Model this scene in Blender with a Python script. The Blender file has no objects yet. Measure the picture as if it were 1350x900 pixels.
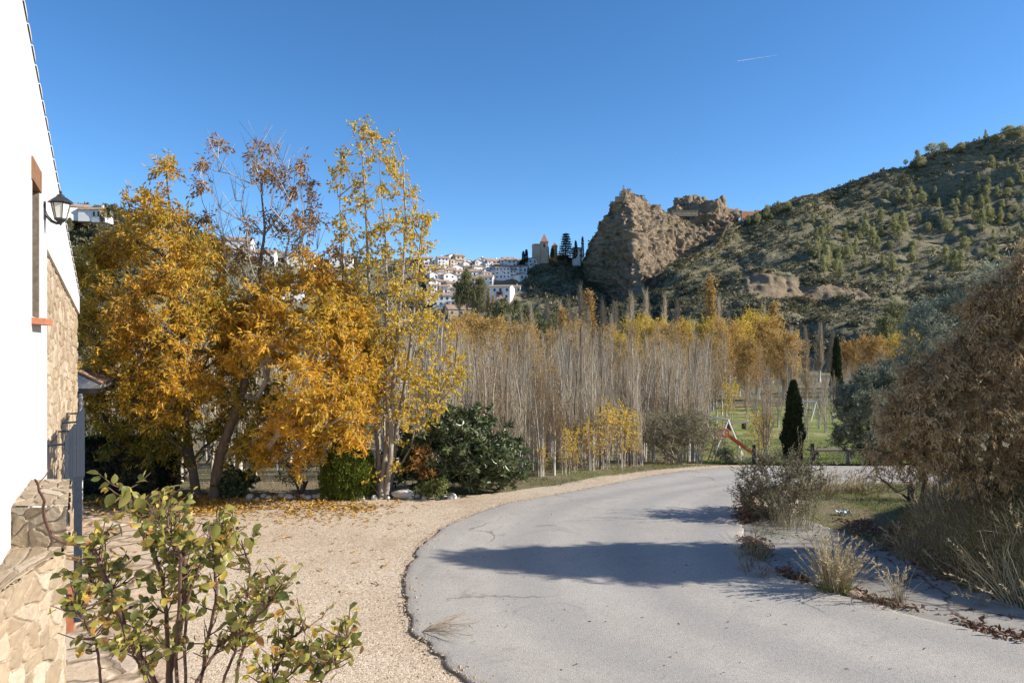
import bpy, math, random
import numpy as np
from mathutils import Vector, Matrix

R = math.radians
random.seed(11)
rng = np.random.default_rng(7)
scene = bpy.context.scene
C = scene.collection

# ------------------------------------------------------------------ camera, sky, sun, exposure
CAM_Z = 3.0
cam_d = bpy.data.cameras.new('camera')
cam = bpy.data.objects.new('camera', cam_d)
C.objects.link(cam)
cam.location = (0, 0, CAM_Z)
cam.rotation_euler = (R(90), 0, 0)
cam_d.lens = 24
cam_d.sensor_width = 36
cam_d.clip_start = 0.05
cam_d.clip_end = 20000
scene.camera = cam

SUN = Vector((1.0, -0.08, 0.0)).normalized()
SUN_EL = R(29)
sun_dir = Vector((SUN.x * math.cos(SUN_EL), SUN.y * math.cos(SUN_EL), math.sin(SUN_EL)))
world = bpy.data.worlds.new('World')
scene.world = world
world.use_nodes = True
wn = world.node_tree
wn.nodes.clear()
sky = wn.nodes.new('ShaderNodeTexSky')
sky.sky_type = 'NISHITA'
sky.sun_disc = False
sky.sun_elevation = SUN_EL
sky.sun_rotation = math.atan2(SUN.x, SUN.y)
sky.altitude = 2000
sky.air_density = 1.0
sky.dust_density = 0.6
sky.ozone_density = 3.5
bg = wn.nodes.new('ShaderNodeBackground')
bg.inputs['Strength'].default_value = 0.085
wo = wn.nodes.new('ShaderNodeOutputWorld')
hs = wn.nodes.new('ShaderNodeHueSaturation')
hs.inputs['Saturation'].default_value = 1.19
wn.links.new(sky.outputs[0], hs.inputs['Color'])
wn.links.new(hs.outputs[0], bg.inputs[0])
wn.links.new(bg.outputs[0], wo.inputs[0])

sl = bpy.data.lights.new('sun', 'SUN')
sl.energy = 3.7
sl.angle = R(0.5)
sl.color = (1.0, 0.93, 0.82)
so = bpy.data.objects.new('sun', sl)
C.objects.link(so)
so.rotation_euler = (-sun_dir).to_track_quat('-Z', 'Y').to_euler()
so.location = (30, 10, 60)

scene.view_settings.view_transform = 'Standard'
scene.view_settings.look = 'None'
scene.view_settings.exposure = 1.25
scene.view_settings.gamma = 1
scene.view_settings.use_curve_mapping = False
scene.cycles.max_bounces = 6
scene.cycles.transparent_max_bounces = 6
scene.cycles.use_denoising = True

# ------------------------------------------------------------------ helpers
def P(px, py, d):
    return np.array([(px - 675) / 900 * d, d, CAM_Z - (py - 450) / 900 * d])

def PX(px, d):
    return (px - 675) / 900 * d

def sst(a, b, x):
    t = np.clip((x - a) / (b - a), 0, 1)
    return t * t * (3 - 2 * t)

def _hash(ix, iy, iz, seed):
    h = (ix.astype(np.int64) * 374761393 + iy.astype(np.int64) * 668265263 + iz.astype(np.int64) * 1274126177 + seed * 974711) & 0xffffffff
    h = ((h ^ (h >> 13)) * 1103515245 + 12345) & 0xffffffff
    h = ((h ^ (h >> 16)) * 2246822519) & 0xffffffff
    h = h ^ (h >> 15)
    return (h & 0xffffff) / float(0xffffff)

def vnoise(p, seed=0):
    p = np.asarray(p, float)
    i = np.floor(p)
    f = p - i
    f = f * f * (3 - 2 * f)
    i = i.astype(np.int64)
    out = 0
    for dx in (0, 1):
        wx = f[:, 0] if dx else 1 - f[:, 0]
        for dy in (0, 1):
            wy = f[:, 1] if dy else 1 - f[:, 1]
            for dz in (0, 1):
                wz = f[:, 2] if dz else 1 - f[:, 2]
                out = out + wx * wy * wz * _hash(i[:, 0] + dx, i[:, 1] + dy, i[:, 2] + dz, seed)
    return out * 2 - 1

def fbm(p, octv=4, seed=0, gain=0.5):
    p = np.asarray(p, float)
    a, s = 1.0, 0
    for k in range(octv):
        s = s + a * vnoise(p, seed + k * 17)
        p = p * 2.03 + 5.1
        a *= gain
    return s

def worley(u, v, seed=0):
    iu, iv = np.floor(u).astype(np.int64), np.floor(v).astype(np.int64)
    f1 = np.full(u.shape, 9.0); f2 = np.full(u.shape, 9.0); idv = np.zeros(u.shape)
    z = np.zeros_like(iu)
    for du in (-1, 0, 1):
        for dv in (-1, 0, 1):
            cu, cv = iu + du, iv + dv
            jx = cu + 0.5 + 0.8 * (_hash(cu, cv, z, seed) - 0.5)
            jy = cv + 0.5 + 0.8 * (_hash(cu, cv, z + 1, seed) - 0.5)
            d = np.maximum(np.abs(u - jx), np.abs(v - jy)) * 0.65 + np.hypot(u - jx, v - jy) * 0.35
            hid = _hash(cu, cv, z + 2, seed)
            c = d < f1
            f2 = np.where(c, f1, np.minimum(f2, d))
            idv = np.where(c, hid, idv)
            f1 = np.where(c, d, f1)
    return f1, f2, idv

class G:
    def __init__(s):
        s.V = []; s.F = []; s.A = []; s.M = []; s.UV = []; s.n = 0
    def add(s, v, f, a=0.5, m=0, uv=None):
        v = np.asarray(v, float).reshape(-1, 3)
        f = np.asarray(f, np.int64)
        s.V.append(v)
        s.F.append(f + s.n)
        s.A.append(np.broadcast_to(np.asarray(a, float), (len(v),)).copy())
        s.M.append(np.full(len(f), m, np.int32))
        s.UV.append(np.zeros((len(v), 2)) if uv is None else uv)
        s.n += len(v)
        return s
    def box(s, c, size, rz=0, a=0.5, m=0):
        x, y, z = np.asarray(size, float) / 2
        v = np.array([[-x, -y, -z], [x, -y, -z], [x, y, -z], [-x, y, -z], [-x, -y, z], [x, -y, z], [x, y, z], [-x, y, z]])
        cs, sn = math.cos(rz), math.sin(rz)
        v = np.c_[v[:, 0] * cs - v[:, 1] * sn, v[:, 0] * sn + v[:, 1] * cs, v[:, 2]] + np.asarray(c, float)
        return s.add(v, BOXF, a, m)
    def hexa(s, bottom, top, a=0.5, m=0):
        v = np.r_[np.asarray(bottom, float), np.asarray(top, float)]
        n = len(bottom)
        s.add(v, [[i, (i + 1) % n, n + (i + 1) % n, n + i] for i in range(n)], a, m)
        b = s.n - 2 * n
        s.F.append(np.array([[b + i for i in range(n)][::-1]])); s.M.append(np.array([m], np.int32))
        s.F.append(np.array([[b + n + i for i in range(n)]])); s.M.append(np.array([m], np.int32))
        return s
    def tube(s, path, rad, sides=6, a=0.5, m=0, cap=True):
        path = np.asarray(path, float)
        n = len(path)
        rad = np.broadcast_to(np.asarray(rad, float), (n,))
        t = np.gradient(path, axis=0)
        t /= np.linalg.norm(t, axis=1, keepdims=True) + 1e-9
        ref = np.array([0, 0, 1.0]) if abs(t[:, 2]).mean() < 0.8 else np.array([1.0, 0, 0])
        b1 = np.cross(t, ref); b1 /= np.linalg.norm(b1, axis=1, keepdims=True) + 1e-9
        b2 = np.cross(t, b1)
        ang = np.arange(sides) / sides * 2 * np.pi
        ring = path[:, None] + rad[:, None, None] * (np.cos(ang)[None, :, None] * b1[:, None] + np.sin(ang)[None, :, None] * b2[:, None])
        i, j = np.meshgrid(np.arange(n - 1), np.arange(sides), indexing='ij')
        j2 = (j + 1) % sides
        f = np.stack([i * sides + j, i * sides + j2, (i + 1) * sides + j2, (i + 1) * sides + j], -1).reshape(-1, 4)
        base = s.n
        s.add(ring.reshape(-1, 3), f, a, m)
        if cap and sides > 2:
            s.F.append(np.array([[base + k for k in range(sides)]])); s.M.append(np.array([m], np.int32))
            s.F.append(np.array([[base + (n - 1) * sides + k for k in range(sides)][::-1]])); s.M.append(np.array([m], np.int32))
        return s
    def sticks(s, p0, p1, r0, r1, sides=3, a=0.5, m=0):
        p0 = np.asarray(p0, float); p1 = np.asarray(p1, float)
        n = len(p0)
        if n == 0: return s
        r0 = np.broadcast_to(np.asarray(r0, float), (n,)); r1 = np.broadcast_to(np.asarray(r1, float), (n,))
        t = p1 - p0
        t /= np.linalg.norm(t, axis=1, keepdims=True) + 1e-9
        ref = np.where((abs(t[:, 2:3]) < 0.9), np.array([[0, 0, 1.0]]), np.array([[1.0, 0, 0]]))
        b1 = np.cross(t, ref); b1 /= np.linalg.norm(b1, axis=1, keepdims=True) + 1e-9
        b2 = np.cross(t, b1)
        ang = np.arange(sides) / sides * 2 * np.pi
        off = np.cos(ang)[None, :, None] * b1[:, None] + np.sin(ang)[None, :, None] * b2[:, None]
        v = np.concatenate([p0[:, None] + off * r0[:, None, None], p1[:, None] + off * r1[:, None, None]], 1)
        k = np.arange(sides); k2 = (k + 1) % sides
        f = np.stack([k, k2, sides + k2, sides + k], -1)
        f = (np.arange(n)[:, None, None] * 2 * sides + f[None]).reshape(-1, 4)
        av = np.repeat(np.broadcast_to(np.asarray(a, float), (n,)), 2 * sides)
        return s.add(v.reshape(-1, 3), f, av, m)
    def leaves(s, pos, dirs, ln, wd, a, m=0, fold=0.25, nrm=None):
        n = len(pos)
        if n == 0: return s
        d = dirs / (np.linalg.norm(dirs, axis=1, keepdims=True) + 1e-9)
        rv = rng.normal(size=(n, 3)) if nrm is None else nrm + rng.normal(size=(n, 3)) * 0.35
        sd = np.cross(d, rv); sd /= np.linalg.norm(sd, axis=1, keepdims=True) + 1e-9
        up = np.cross(sd, d)
        ln = np.broadcast_to(np.asarray(ln, float), (n,))[:, None]; wd = np.broadcast_to(np.asarray(wd, float), (n,))[:, None]
        m0 = pos + d * ln * 0.42
        v = np.stack([pos, m0 + sd * wd * 0.5 + up * wd * fold, pos + d * ln, m0 - sd * wd * 0.5 + up * wd * fold], 1)
        f = np.arange(n * 4).reshape(n, 4)
        return s.add(v.reshape(-1, 3), f, np.repeat(np.broadcast_to(a, (n,)), 4), m)
    def build(s, name, mats, parent=None, smooth=False):
        me = bpy.data.meshes.new(name)
        V = np.concatenate(s.V)
        loops = np.concatenate([f.reshape(-1) for f in s.F])
        tot = np.concatenate([np.full(len(f), f.shape[1], np.int32) for f in s.F])
        start = np.r_[0, np.cumsum(tot)[:-1]].astype(np.int32)
        me.vertices.add(len(V)); me.vertices.foreach_set('co', V.astype(np.float32).ravel())
        me.loops.add(len(loops)); me.loops.foreach_set('vertex_index', loops.astype(np.int32))
        me.polygons.add(len(tot)); me.polygons.foreach_set('loop_start', start); me.polygons.foreach_set('loop_total', tot)
        me.polygons.foreach_set('material_index', np.concatenate(s.M))
        me.polygons.foreach_set('use_smooth', np.full(len(tot), bool(smooth)))
        me.update(calc_edges=True)
        at = me.attributes.new('v', 'FLOAT', 'POINT'); at.data.foreach_set('value', np.concatenate(s.A).astype(np.float32))
        uv = np.concatenate(s.UV)
        if uv.any():
            l = me.uv_layers.new(name='UVMap'); l.data.foreach_set('uv', uv[loops].astype(np.float32).ravel())
        for mm in (mats if isinstance(mats, (list, tuple)) else [mats]): me.materials.append(mm)
        o = bpy.data.objects.new(name, me)
        C.objects.link(o)
        if parent: o.parent = parent
        return o

BOXF = np.array([[0, 3, 2, 1], [4, 5, 6, 7], [0, 1, 5, 4], [1, 2, 6, 5], [2, 3, 7, 6], [3, 0, 4, 7]])

def grid_faces(nr, nc):
    i, j = np.meshgrid(np.arange(nr - 1), np.arange(nc - 1), indexing='ij')
    return np.stack([i * nc + j, i * nc + j + 1, (i + 1) * nc + j + 1, (i + 1) * nc + j], -1).reshape(-1, 4)

def tag(o, label=None, cat=None, group=None, kind=None):
    if label: o['label'] = label
    if cat: o['category'] = cat
    if group: o['group'] = group
    if kind: o['kind'] = kind
    return o

def thing(name, label, cat, loc=(0, 0, 0), rz=0, group=None):
    o = bpy.data.objects.new(name, None)
    C.objects.link(o)
    o.empty_display_size = 0.2
    o.location = loc
    o.rotation_euler = (0, 0, rz)
    return tag(o, label, cat, group)

KIDS = {}
def copy_tree(o, parent=None):
    c = o.copy(); C.objects.link(c)
    if parent: c.parent = parent
    for ch in [x for x in o.children]:
        copy_tree(ch, c)
    return c

def to_local(g, root):
    """move geometry collected in world space to the frame of its root (translation only)"""
    l = np.array(root.location)
    g.V = [v - l for v in g.V]
    return g

# ------------------------------------------------------------------ materials
MATS = {}
class N:
    def __init__(s, name):
        s.m = bpy.data.materials.new(name); s.m.use_nodes = True
        s.t = s.m.node_tree; s.t.nodes.clear()
        s.out = s.t.nodes.new('ShaderNodeOutputMaterial')
        s.co = s.t.nodes.new('ShaderNodeTexCoord')
    def nd(s, typ, **kw):
        n = s.t.nodes.new(typ)
        for k, v in kw.items():
            if k.startswith('i_'):
                key = k[2:]
                n.inputs[int(key) if key.isdigit() else key].default_value = v
            else: setattr(n, k, v)
        return n
    def ln(s, a, b): s.t.links.new(a, b)
    def noise(s, scale, detail=4, rough=0.55, vec=None, dist=0.0):
        n = s.nd('ShaderNodeTexNoise'); n.inputs['Scale'].default_value = scale; n.inputs['Detail'].default_value = detail
        n.inputs['Roughness'].default_value = rough; n.inputs['Distortion'].default_value = dist
        s.ln(vec if vec is not None else s.co.outputs['Object'], n.inputs['Vector'])
        return n.outputs['Fac']
    def ramp(s, fac, stops, interp='LINEAR'):
        r = s.nd('ShaderNodeValToRGB'); r.color_ramp.interpolation = interp
        e = r.color_ramp.elements
        while len(e) < len(stops): e.new(0.5)
        for k, (p, c) in enumerate(stops):
            e[k].position = p; e[k].color = (c[0], c[1], c[2], 1) if len(c) == 3 else c
        s.ln(fac, r.inputs[0])
        return r.outputs[0]
    def mix(s, fac, a, b, mode='MIX'):
        n = s.nd('ShaderNodeMix', data_type='RGBA', blend_type=mode)
        for k, x in ((0, fac), (6, a), (7, b)):
            if isinstance(x, (int, float)): n.inputs[k].default_value = x
            elif isinstance(x, (tuple, list)): n.inputs[k].default_value = (*x, 1)
            else: s.ln(x, n.inputs[k])
        return n.outputs[2]
    def math(s, op, a, b=0.0):
        n = s.nd('ShaderNodeMath', operation=op)
        for k, x in ((0, a), (1, b)):
            if isinstance(x, (int, float)): n.inputs[k].default_value = x
            else: s.ln(x, n.inputs[k])
        return n.outputs[0]
    def attr(s):
        n = s.nd('ShaderNodeAttribute', attribute_name='v')
        return n.outputs['Fac']
    def bump(s, h, strength=0.5, dist=0.02, normal=None):
        n = s.nd('ShaderNodeBump'); n.inputs['Strength'].default_value = strength; n.inputs['Distance'].default_value = dist
        s.ln(h, n.inputs['Height'])
        if normal is not None: s.ln(normal, n.inputs['Normal'])
        return n.outputs[0]
    def pbr(s, col, rough=0.8, normal=None, metal=0.0, spec=0.35):
        b = s.nd('ShaderNodeBsdfPrincipled')
        if isinstance(col, (tuple, list)): b.inputs['Base Color'].default_value = (*col, 1)
        else: s.ln(col, b.inputs['Base Color'])
        if isinstance(rough, (int, float)): b.inputs['Roughness'].default_value = rough
        else: s.ln(rough, b.inputs['Roughness'])
        b.inputs['Metallic'].default_value = metal
        b.inputs['Specular IOR Level'].default_value = spec
        if normal is not None: s.ln(normal, b.inputs['Normal'])
        return b.outputs[0]
    def done(s, sh):
        s.ln(sh, s.out.inputs[0])
        return s.m

def leafmat(name, stops, trans=0.35, rough=0.55, vary=0.25, spec=0.3):
    n = N(name)
    oi = n.nd('ShaderNodeObjectInfo')
    v = n.math('ADD', n.attr(), n.math('MULTIPLY', n.math('SUBTRACT', oi.outputs['Random'], 0.5), vary))
    col = n.ramp(v, stops)
    b = n.pbr(col, rough, spec=spec)
    t = n.nd('ShaderNodeBsdfTranslucent')
    n.ln(col, t.inputs[0])
    ms = n.nd('ShaderNodeMixShader'); ms.inputs[0].default_value = trans
    n.ln(b, ms.inputs[1]); n.ln(t.outputs[0], ms.inputs[2])
    return n.done(ms.outputs[0])

def barkmat(name, dark, light, scale=14, vary=0.0):
    n = N(name)
    mp = n.nd('ShaderNodeMapping'); mp.inputs['Scale'].default_value = (1, 1, 0.3)
    n.ln(n.co.outputs['Object'], mp.inputs[0])
    f = n.noise(scale, 5, 0.65, mp.outputs[0])
    f2 = n.math('ADD', n.math('MULTIPLY', f, 0.7), n.math('MULTIPLY', n.attr(), 0.4))
    col = n.ramp(f2, [(0.3, dark), (0.75, light)])
    return n.done(n.pbr(col, 0.9, n.bump(f, 0.5, 0.02), spec=0.15))

def simplemat(name, c0, c1, scale=8, rough=0.7, bump=0.2, metal=0.0, spec=0.35, bd=0.005):
    n = N(name)
    f = n.noise(scale, 6, 0.6)
    return n.done(n.pbr(n.ramp(f, [(0.3, c0), (0.7, c1)]), rough, n.bump(f, bump, bd), metal, spec))

# white plaster
n = N('white_plaster')
f = n.noise(1.3, 5, 0.6); f2 = n.noise(45, 4, 0.6)
M_PLASTER = n.done(n.pbr(n.ramp(f, [(0.25, (0.45, 0.44, 0.42)), (0.45, (0.50, 0.495, 0.48)), (0.65, (0.54, 0.53, 0.52))]), 0.9, n.bump(n.math('ADD', n.math('MULTIPLY', n.noise(6, 3), 2.0), n.math('MULTIPLY', f2, 0.5)), 0.35, 0.012), spec=0.1))

# modelled stone masonry: v < .12 is mortar, the rest picks the stone's own colour
n = N('stone_masonry')
f = n.noise(16, 6, 0.7); f2 = n.noise(70, 4, 0.7)
st = n.ramp(n.attr(), [(0.0, (0.36, 0.30, 0.225)), (0.10, (0.36, 0.30, 0.225)), (0.14, (0.22, 0.16, 0.10)), (0.4, (0.37, 0.29, 0.195)), (0.6, (0.26, 0.185, 0.115)), (0.8, (0.47, 0.40, 0.31)), (1.0, (0.33, 0.25, 0.165))])
col = n.mix(0.55, st, n.ramp(f, [(0.3, (0.55, 0.5, 0.45)), (0.65, (1.15, 1.1, 1.02))]), 'MULTIPLY')
M_STONE = n.done(n.pbr(n.mix(0.12, col, (0.5, 0.45, 0.38)), 0.92, n.bump(n.math('ADD', f, n.math('MULTIPLY', f2, 0.4)), 0.6, 0.015), spec=0.1))

# asphalt: pale worn grey, aggregate speckle, wheel lanes running along the road (UV)
n = N('asphalt')
sep = n.nd('ShaderNodeSeparateXYZ'); n.ln(n.co.outputs['UV'], sep.inputs[0])
wob = n.math('ADD', sep.outputs[0], n.math('MULTIPLY', n.noise(0.5, 3), 0.12))
wv = n.math('SINE', n.math('MULTIPLY', wob, 22.0))
big = n.noise(0.35, 5, 0.6); mid = n.noise(3.0, 6, 0.65)
fine = n.noise(150, 3, 0.75)
vo = n.nd('ShaderNodeTexVoronoi'); vo.inputs['Scale'].default_value = 110; n.ln(n.co.outputs['Object'], vo.inputs[0])
base = n.ramp(n.math('ADD', n.math('MULTIPLY', big, 0.6), n.math('MULTIPLY', mid, 0.4)), [(0.32, (0.315, 0.29, 0.258)), (0.62, (0.40, 0.37, 0.332))])
base = n.mix(n.math('ADD', n.math('MULTIPLY', wv, 0.34), 0.22), base, (0.265, 0.258, 0.247))
vc_ = n.nd('ShaderNodeTexVoronoi', feature='DISTANCE_TO_EDGE'); vc_.inputs['Scale'].default_value = 0.42
nzc = n.nd('ShaderNodeTexNoise'); nzc.inputs['Scale'].default_value = 1.7; nzc.inputs['Detail'].default_value = 6; n.ln(n.co.outputs['Object'], nzc.inputs[0])
n.ln(n.mix(0.5, n.co.outputs['Object'], nzc.outputs['Color']), vc_.inputs[0])
crk = n.math('MULTIPLY', n.ramp(vc_.outputs['Distance'], [(0.0, (1, 1, 1)), (0.007, (0, 0, 0))]), n.ramp(n.noise(0.6, 3), [(0.5, (0, 0, 0)), (0.58, (0.8, 0.8, 0.8))]))
base = n.mix(crk, base, (0.11, 0.105, 0.10))
base = n.mix(n.ramp(n.noise(1.1, 6, 0.75, None, 1.2), [(0.57, (0, 0, 0)), (0.66, (0.45, 0.45, 0.45))]), base, (0.21, 0.20, 0.19))
base = n.mix(0.7, base, n.ramp(fine, [(0.33, (0.42, 0.42, 0.42)), (0.5, (1, 1, 1)), (0.66, (1.5, 1.5, 1.48))]), 'MULTIPLY')
base = n.mix(0.35, base, n.ramp(n.noise(26, 6, 0.8), [(0.33, (0.62, 0.62, 0.62)), (0.5, (1, 1, 1)), (0.68, (1.3, 1.3, 1.29))]), 'MULTIPLY')
base = n.mix(n.ramp(vo.outputs['Color'], [(0.86, (0, 0, 0)), (0.9, (0.6, 0.6, 0.6))]), base, (0.14, 0.135, 0.13))
edge = n.math('ABSOLUTE', n.math('SUBTRACT', wob, 0.56))
dusty = n.math('MULTIPLY', n.ramp(edge, [(0.42, (0, 0, 0)), (0.52, (1, 1, 1))]), n.ramp(n.noise(1.2, 4), [(0.4, (0, 0, 0)), (0.65, (1, 1, 1))]))
base = n.mix(n.math('MULTIPLY', dusty, 0.55), base, (0.46, 0.40, 0.32))
# broken rim
rim = n.ramp(n.attr(), [(0.55, (0, 0, 0)), (0.9, (1, 1, 1))])
base = n.mix(rim, base, (0.10, 0.095, 0.085))
M_ASPHALT = n.done(n.pbr(base, 0.88, n.bump(n.math('ADD', fine, n.math('MULTIPLY', vo.outputs['Distance'], 0.8)), 0.45, 0.008), spec=0.2))

# cement gutter
n = N('old_concrete')
f = n.noise(2.2, 6, 0.65); f2 = n.noise(40, 4, 0.7)
vo = n.nd('ShaderNodeTexVoronoi', feature='DISTANCE_TO_EDGE'); vo.inputs['Scale'].default_value = 0.9
wp = n.nd('ShaderNodeMapping'); n.ln(n.co.outputs['Object'], wp.inputs[0])
nz = n.nd('ShaderNodeTexNoise'); nz.inputs['Scale'].default_value = 2.5; n.ln(n.co.outputs['Object'], nz.inputs[0])
n.ln(n.mix(0.25, n.co.outputs['Object'], nz.outputs['Color']), vo.inputs[0])
crack = n.ramp(vo.outputs['Distance'], [(0.0, (1, 1, 1)), (0.018, (0, 0, 0))])
col = n.mix(crack, n.ramp(f, [(0.3, (0.19, 0.175, 0.155)), (0.7, (0.33, 0.31, 0.28))]), (0.08, 0.07, 0.06))
col = n.mix(n.ramp(n.noise(5, 5), [(0.58, (0, 0, 0)), (0.68, (0.8, 0.8, 0.8))]), col, (0.22, 0.16, 0.11))
M_CONCRETE = n.done(n.pbr(col, 0.9, n.bump(n.math('ADD', f2, f), 0.4, 0.01), spec=0.2))

# gravel yard
n = N('gravel')
vo = n.nd('ShaderNodeTexVoronoi'); vo.inputs['Scale'].default_value = 75; n.ln(n.co.outputs['Object'], vo.inputs[0])
vo2 = n.nd('ShaderNodeTexVoronoi'); vo2.inputs['Scale'].default_value = 34; n.ln(n.co.outputs['Object'], vo2.inputs[0])
sepc = n.nd('ShaderNodeSeparateColor'); n.ln(vo.outputs['Color'], sepc.inputs[0])
big = n.noise(0.45, 5, 0.6); mid = n.noise(3.5, 5, 0.6)
base = n.ramp(n.math('ADD', n.math('MULTIPLY', big, 0.65), n.math('MULTIPLY', mid, 0.35)), [(0.3, (0.40, 0.315, 0.23)), (0.5, (0.49, 0.405, 0.31)), (0.72, (0.54, 0.47, 0.38))])
base = n.mix(0.9, base, n.ramp(sepc.outputs[0], [(0.0, (0.42, 0.40, 0.37)), (0.3, (0.9, 0.89, 0.87)), (0.8, (1.1, 1.08, 1.05)), (1.0, (1.55, 1.5, 1.45))]), 'MULTIPLY')
base = n.mix(0.4, base, n.ramp(n.noise(18, 6, 0.8), [(0.34, (0.6, 0.58, 0.55)), (0.5, (1, 1, 1)), (0.68, (1.25, 1.24, 1.22))]), 'MULTIPLY')
base = n.mix(n.ramp(n.noise(7, 5, 0.7), [(0.62, (0, 0, 0)), (0.72, (0.5, 0.5, 0.5))]), base, (0.22, 0.16, 0.10))
M_GRAVEL = n.done(n.pbr(base, 0.95, n.bump(n.math('ADD', n.math('MULTIPLY', vo.outputs['Distance'], -1.0), n.math('MULTIPLY', vo2.outputs['Distance'], -0.5)), 0.6, 0.010), spec=0.1))

# crazy paving
n = N('crazy_paving')
nz = n.nd('ShaderNodeTexNoise'); nz.inputs['Scale'].default_value = 2.2; nz.inputs['Detail'].default_value = 3; n.ln(n.co.outputs['Object'], nz.inputs[0])
wv = n.mix(0.22, n.co.outputs['Object'], nz.outputs['Color'])
mp = n.nd('ShaderNodeMapping'); mp.inputs['Scale'].default_value = (2.2, 3.4, 1); mp.inputs['Rotation'].default_value = (0, 0, 0.5); n.ln(wv, mp.inputs[0])
vo = n.nd('ShaderNodeTexVoronoi', feature='DISTANCE_TO_EDGE'); vo.inputs['Scale'].default_value = 1.0; n.ln(mp.outputs[0], vo.inputs[0])
vc = n.nd('ShaderNodeTexVoronoi'); vc.inputs['Scale'].default_value = 1.0; n.ln(mp.outputs[0], vc.inputs[0])
sepc = n.nd('ShaderNodeSeparateColor'); n.ln(vc.outputs['Color'], sepc.inputs[0])
f = n.noise(14, 6, 0.7)
stc = n.mix(0.6, n.ramp(sepc.outputs[0], [(0.0, (0.40, 0.30, 0.21)), (0.4, (0.52, 0.42, 0.31)), (0.7, (0.45, 0.38, 0.31)), (1.0, (0.58, 0.50, 0.40))]), n.ramp(f, [(0.3, (0.55, 0.52, 0.5)), (0.65, (1.15, 1.12, 1.1))]), 'MULTIPLY')
jt = n.ramp(vo.outputs['Distance'], [(0.03, (1, 1, 1)), (0.075, (0, 0, 0))])
col = n.mix(jt, stc, (0.30, 0.235, 0.165))
h = n.math('ADD', n.ramp(vo.outputs['Distance'], [(0.02, (0, 0, 0)), (0.1, (1, 1, 1))]), n.math('MULTIPLY', f, 0.5))
M_PAVING = n.done(n.pbr(col, 0.9, n.bump(h, 0.9, 0.03), spec=0.15))

# soil with thin dry grass (valley floor)
n = N('soil_and_thatch')
f = n.noise(0.35, 6, 0.6); f2 = n.noise(5, 6, 0.7); f3 = n.noise(34, 4, 0.75)
col = n.ramp(n.math('ADD', n.math('MULTIPLY', f, 0.55), n.math('MULTIPLY', f2, 0.45)), [(0.3, (0.155, 0.115, 0.078)), (0.46, (0.235, 0.185, 0.125)), (0.56, (0.175, 0.175, 0.085)), (0.72, (0.31, 0.26, 0.185))])
col = n.mix(0.7, col, n.ramp(f3, [(0.3, (0.45, 0.43, 0.4)), (0.55, (1, 1, 1)), (0.75, (1.5, 1.45, 1.35))]), 'MULTIPLY')
M_SOIL = n.done(n.pbr(col, 0.97, n.bump(n.math('ADD', f2, f3), 0.8, 0.05), spec=0.1))

n = N('lawn_turf')
f = n.noise(0.5, 5, 0.6); f2 = n.noise(30, 4, 0.7)
col = n.ramp(f, [(0.3, (0.12, 0.155, 0.04)), (0.5, (0.19, 0.215, 0.065)), (0.62, (0.30, 0.26, 0.13))])
col = n.mix(0.6, col, n.ramp(f2, [(0.3, (0.55, 0.55, 0.5)), (0.7, (1.25, 1.25, 1.2))]), 'MULTIPLY')
M_LAWN = n.done(n.pbr(col, 0.95, n.bump(f2, 0.8, 0.04), spec=0.1))

# hillside: dry earth and scrub, rock where v is high
def hillmat(name, earth0, earth1, scrub0, scrub1, rock0, rock1, scl=0.05):
    n = N(name)
    f = n.noise(scl, 7, 0.65); f2 = n.noise(scl * 9, 6, 0.7); f3 = n.noise(scl * 30, 4, 0.75)
    e = n.ramp(f2, [(0.3, earth0), (0.7, earth1)])
    s = n.ramp(f3, [(0.3, scrub0), (0.7, scrub1)])
    k = n.ramp(n.math('ADD', n.math('MULTIPLY', f, 0.45), n.math('MULTIPLY', f2, 0.55)), [(0.43, (1, 1, 1)), (0.56, (0, 0, 0))])
    g = n.mix(k, e, s)
    mp = n.nd('ShaderNodeMapping'); mp.inputs['Rotation'].default_value = (0, R(42), 0); mp.inputs['Scale'].default_value = (0.25, 0.5, 2.2); n.ln(n.co.outputs['Object'], mp.inputs[0])
    fr = n.noise(scl * 5, 8, 0.72, mp.outputs[0])
    r = n.ramp(fr, [(0.3, rock0), (0.66, rock1)])
    rk = n.ramp(n.math('ADD', n.attr(), n.math('MULTIPLY', n.math('SUBTRACT', f2, 0.5), 0.6)), [(0.42, (0, 0, 0)), (0.58, (1, 1, 1))])
    col = n.mix(rk, g, r)
    return n.done(n.pbr(col, 0.97, n.bump(n.math('ADD', n.math('MULTIPLY', f2, 1.0), n.math('ADD', fr, f3)), 0.8, 1.2), spec=0.05))
M_HILL = hillmat('hillside', (0.20, 0.175, 0.115), (0.27, 0.235, 0.155), (0.14, 0.135, 0.08), (0.19, 0.175, 0.105), (0.19, 0.145, 0.095), (0.33, 0.255, 0.175))
M_CRAG = hillmat('crag_rock', (0.22, 0.17, 0.11), (0.34, 0.27, 0.18), (0.12, 0.10, 0.055), (0.19, 0.155, 0.09), (0.12, 0.092, 0.066), (0.40, 0.305, 0.21))

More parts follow.
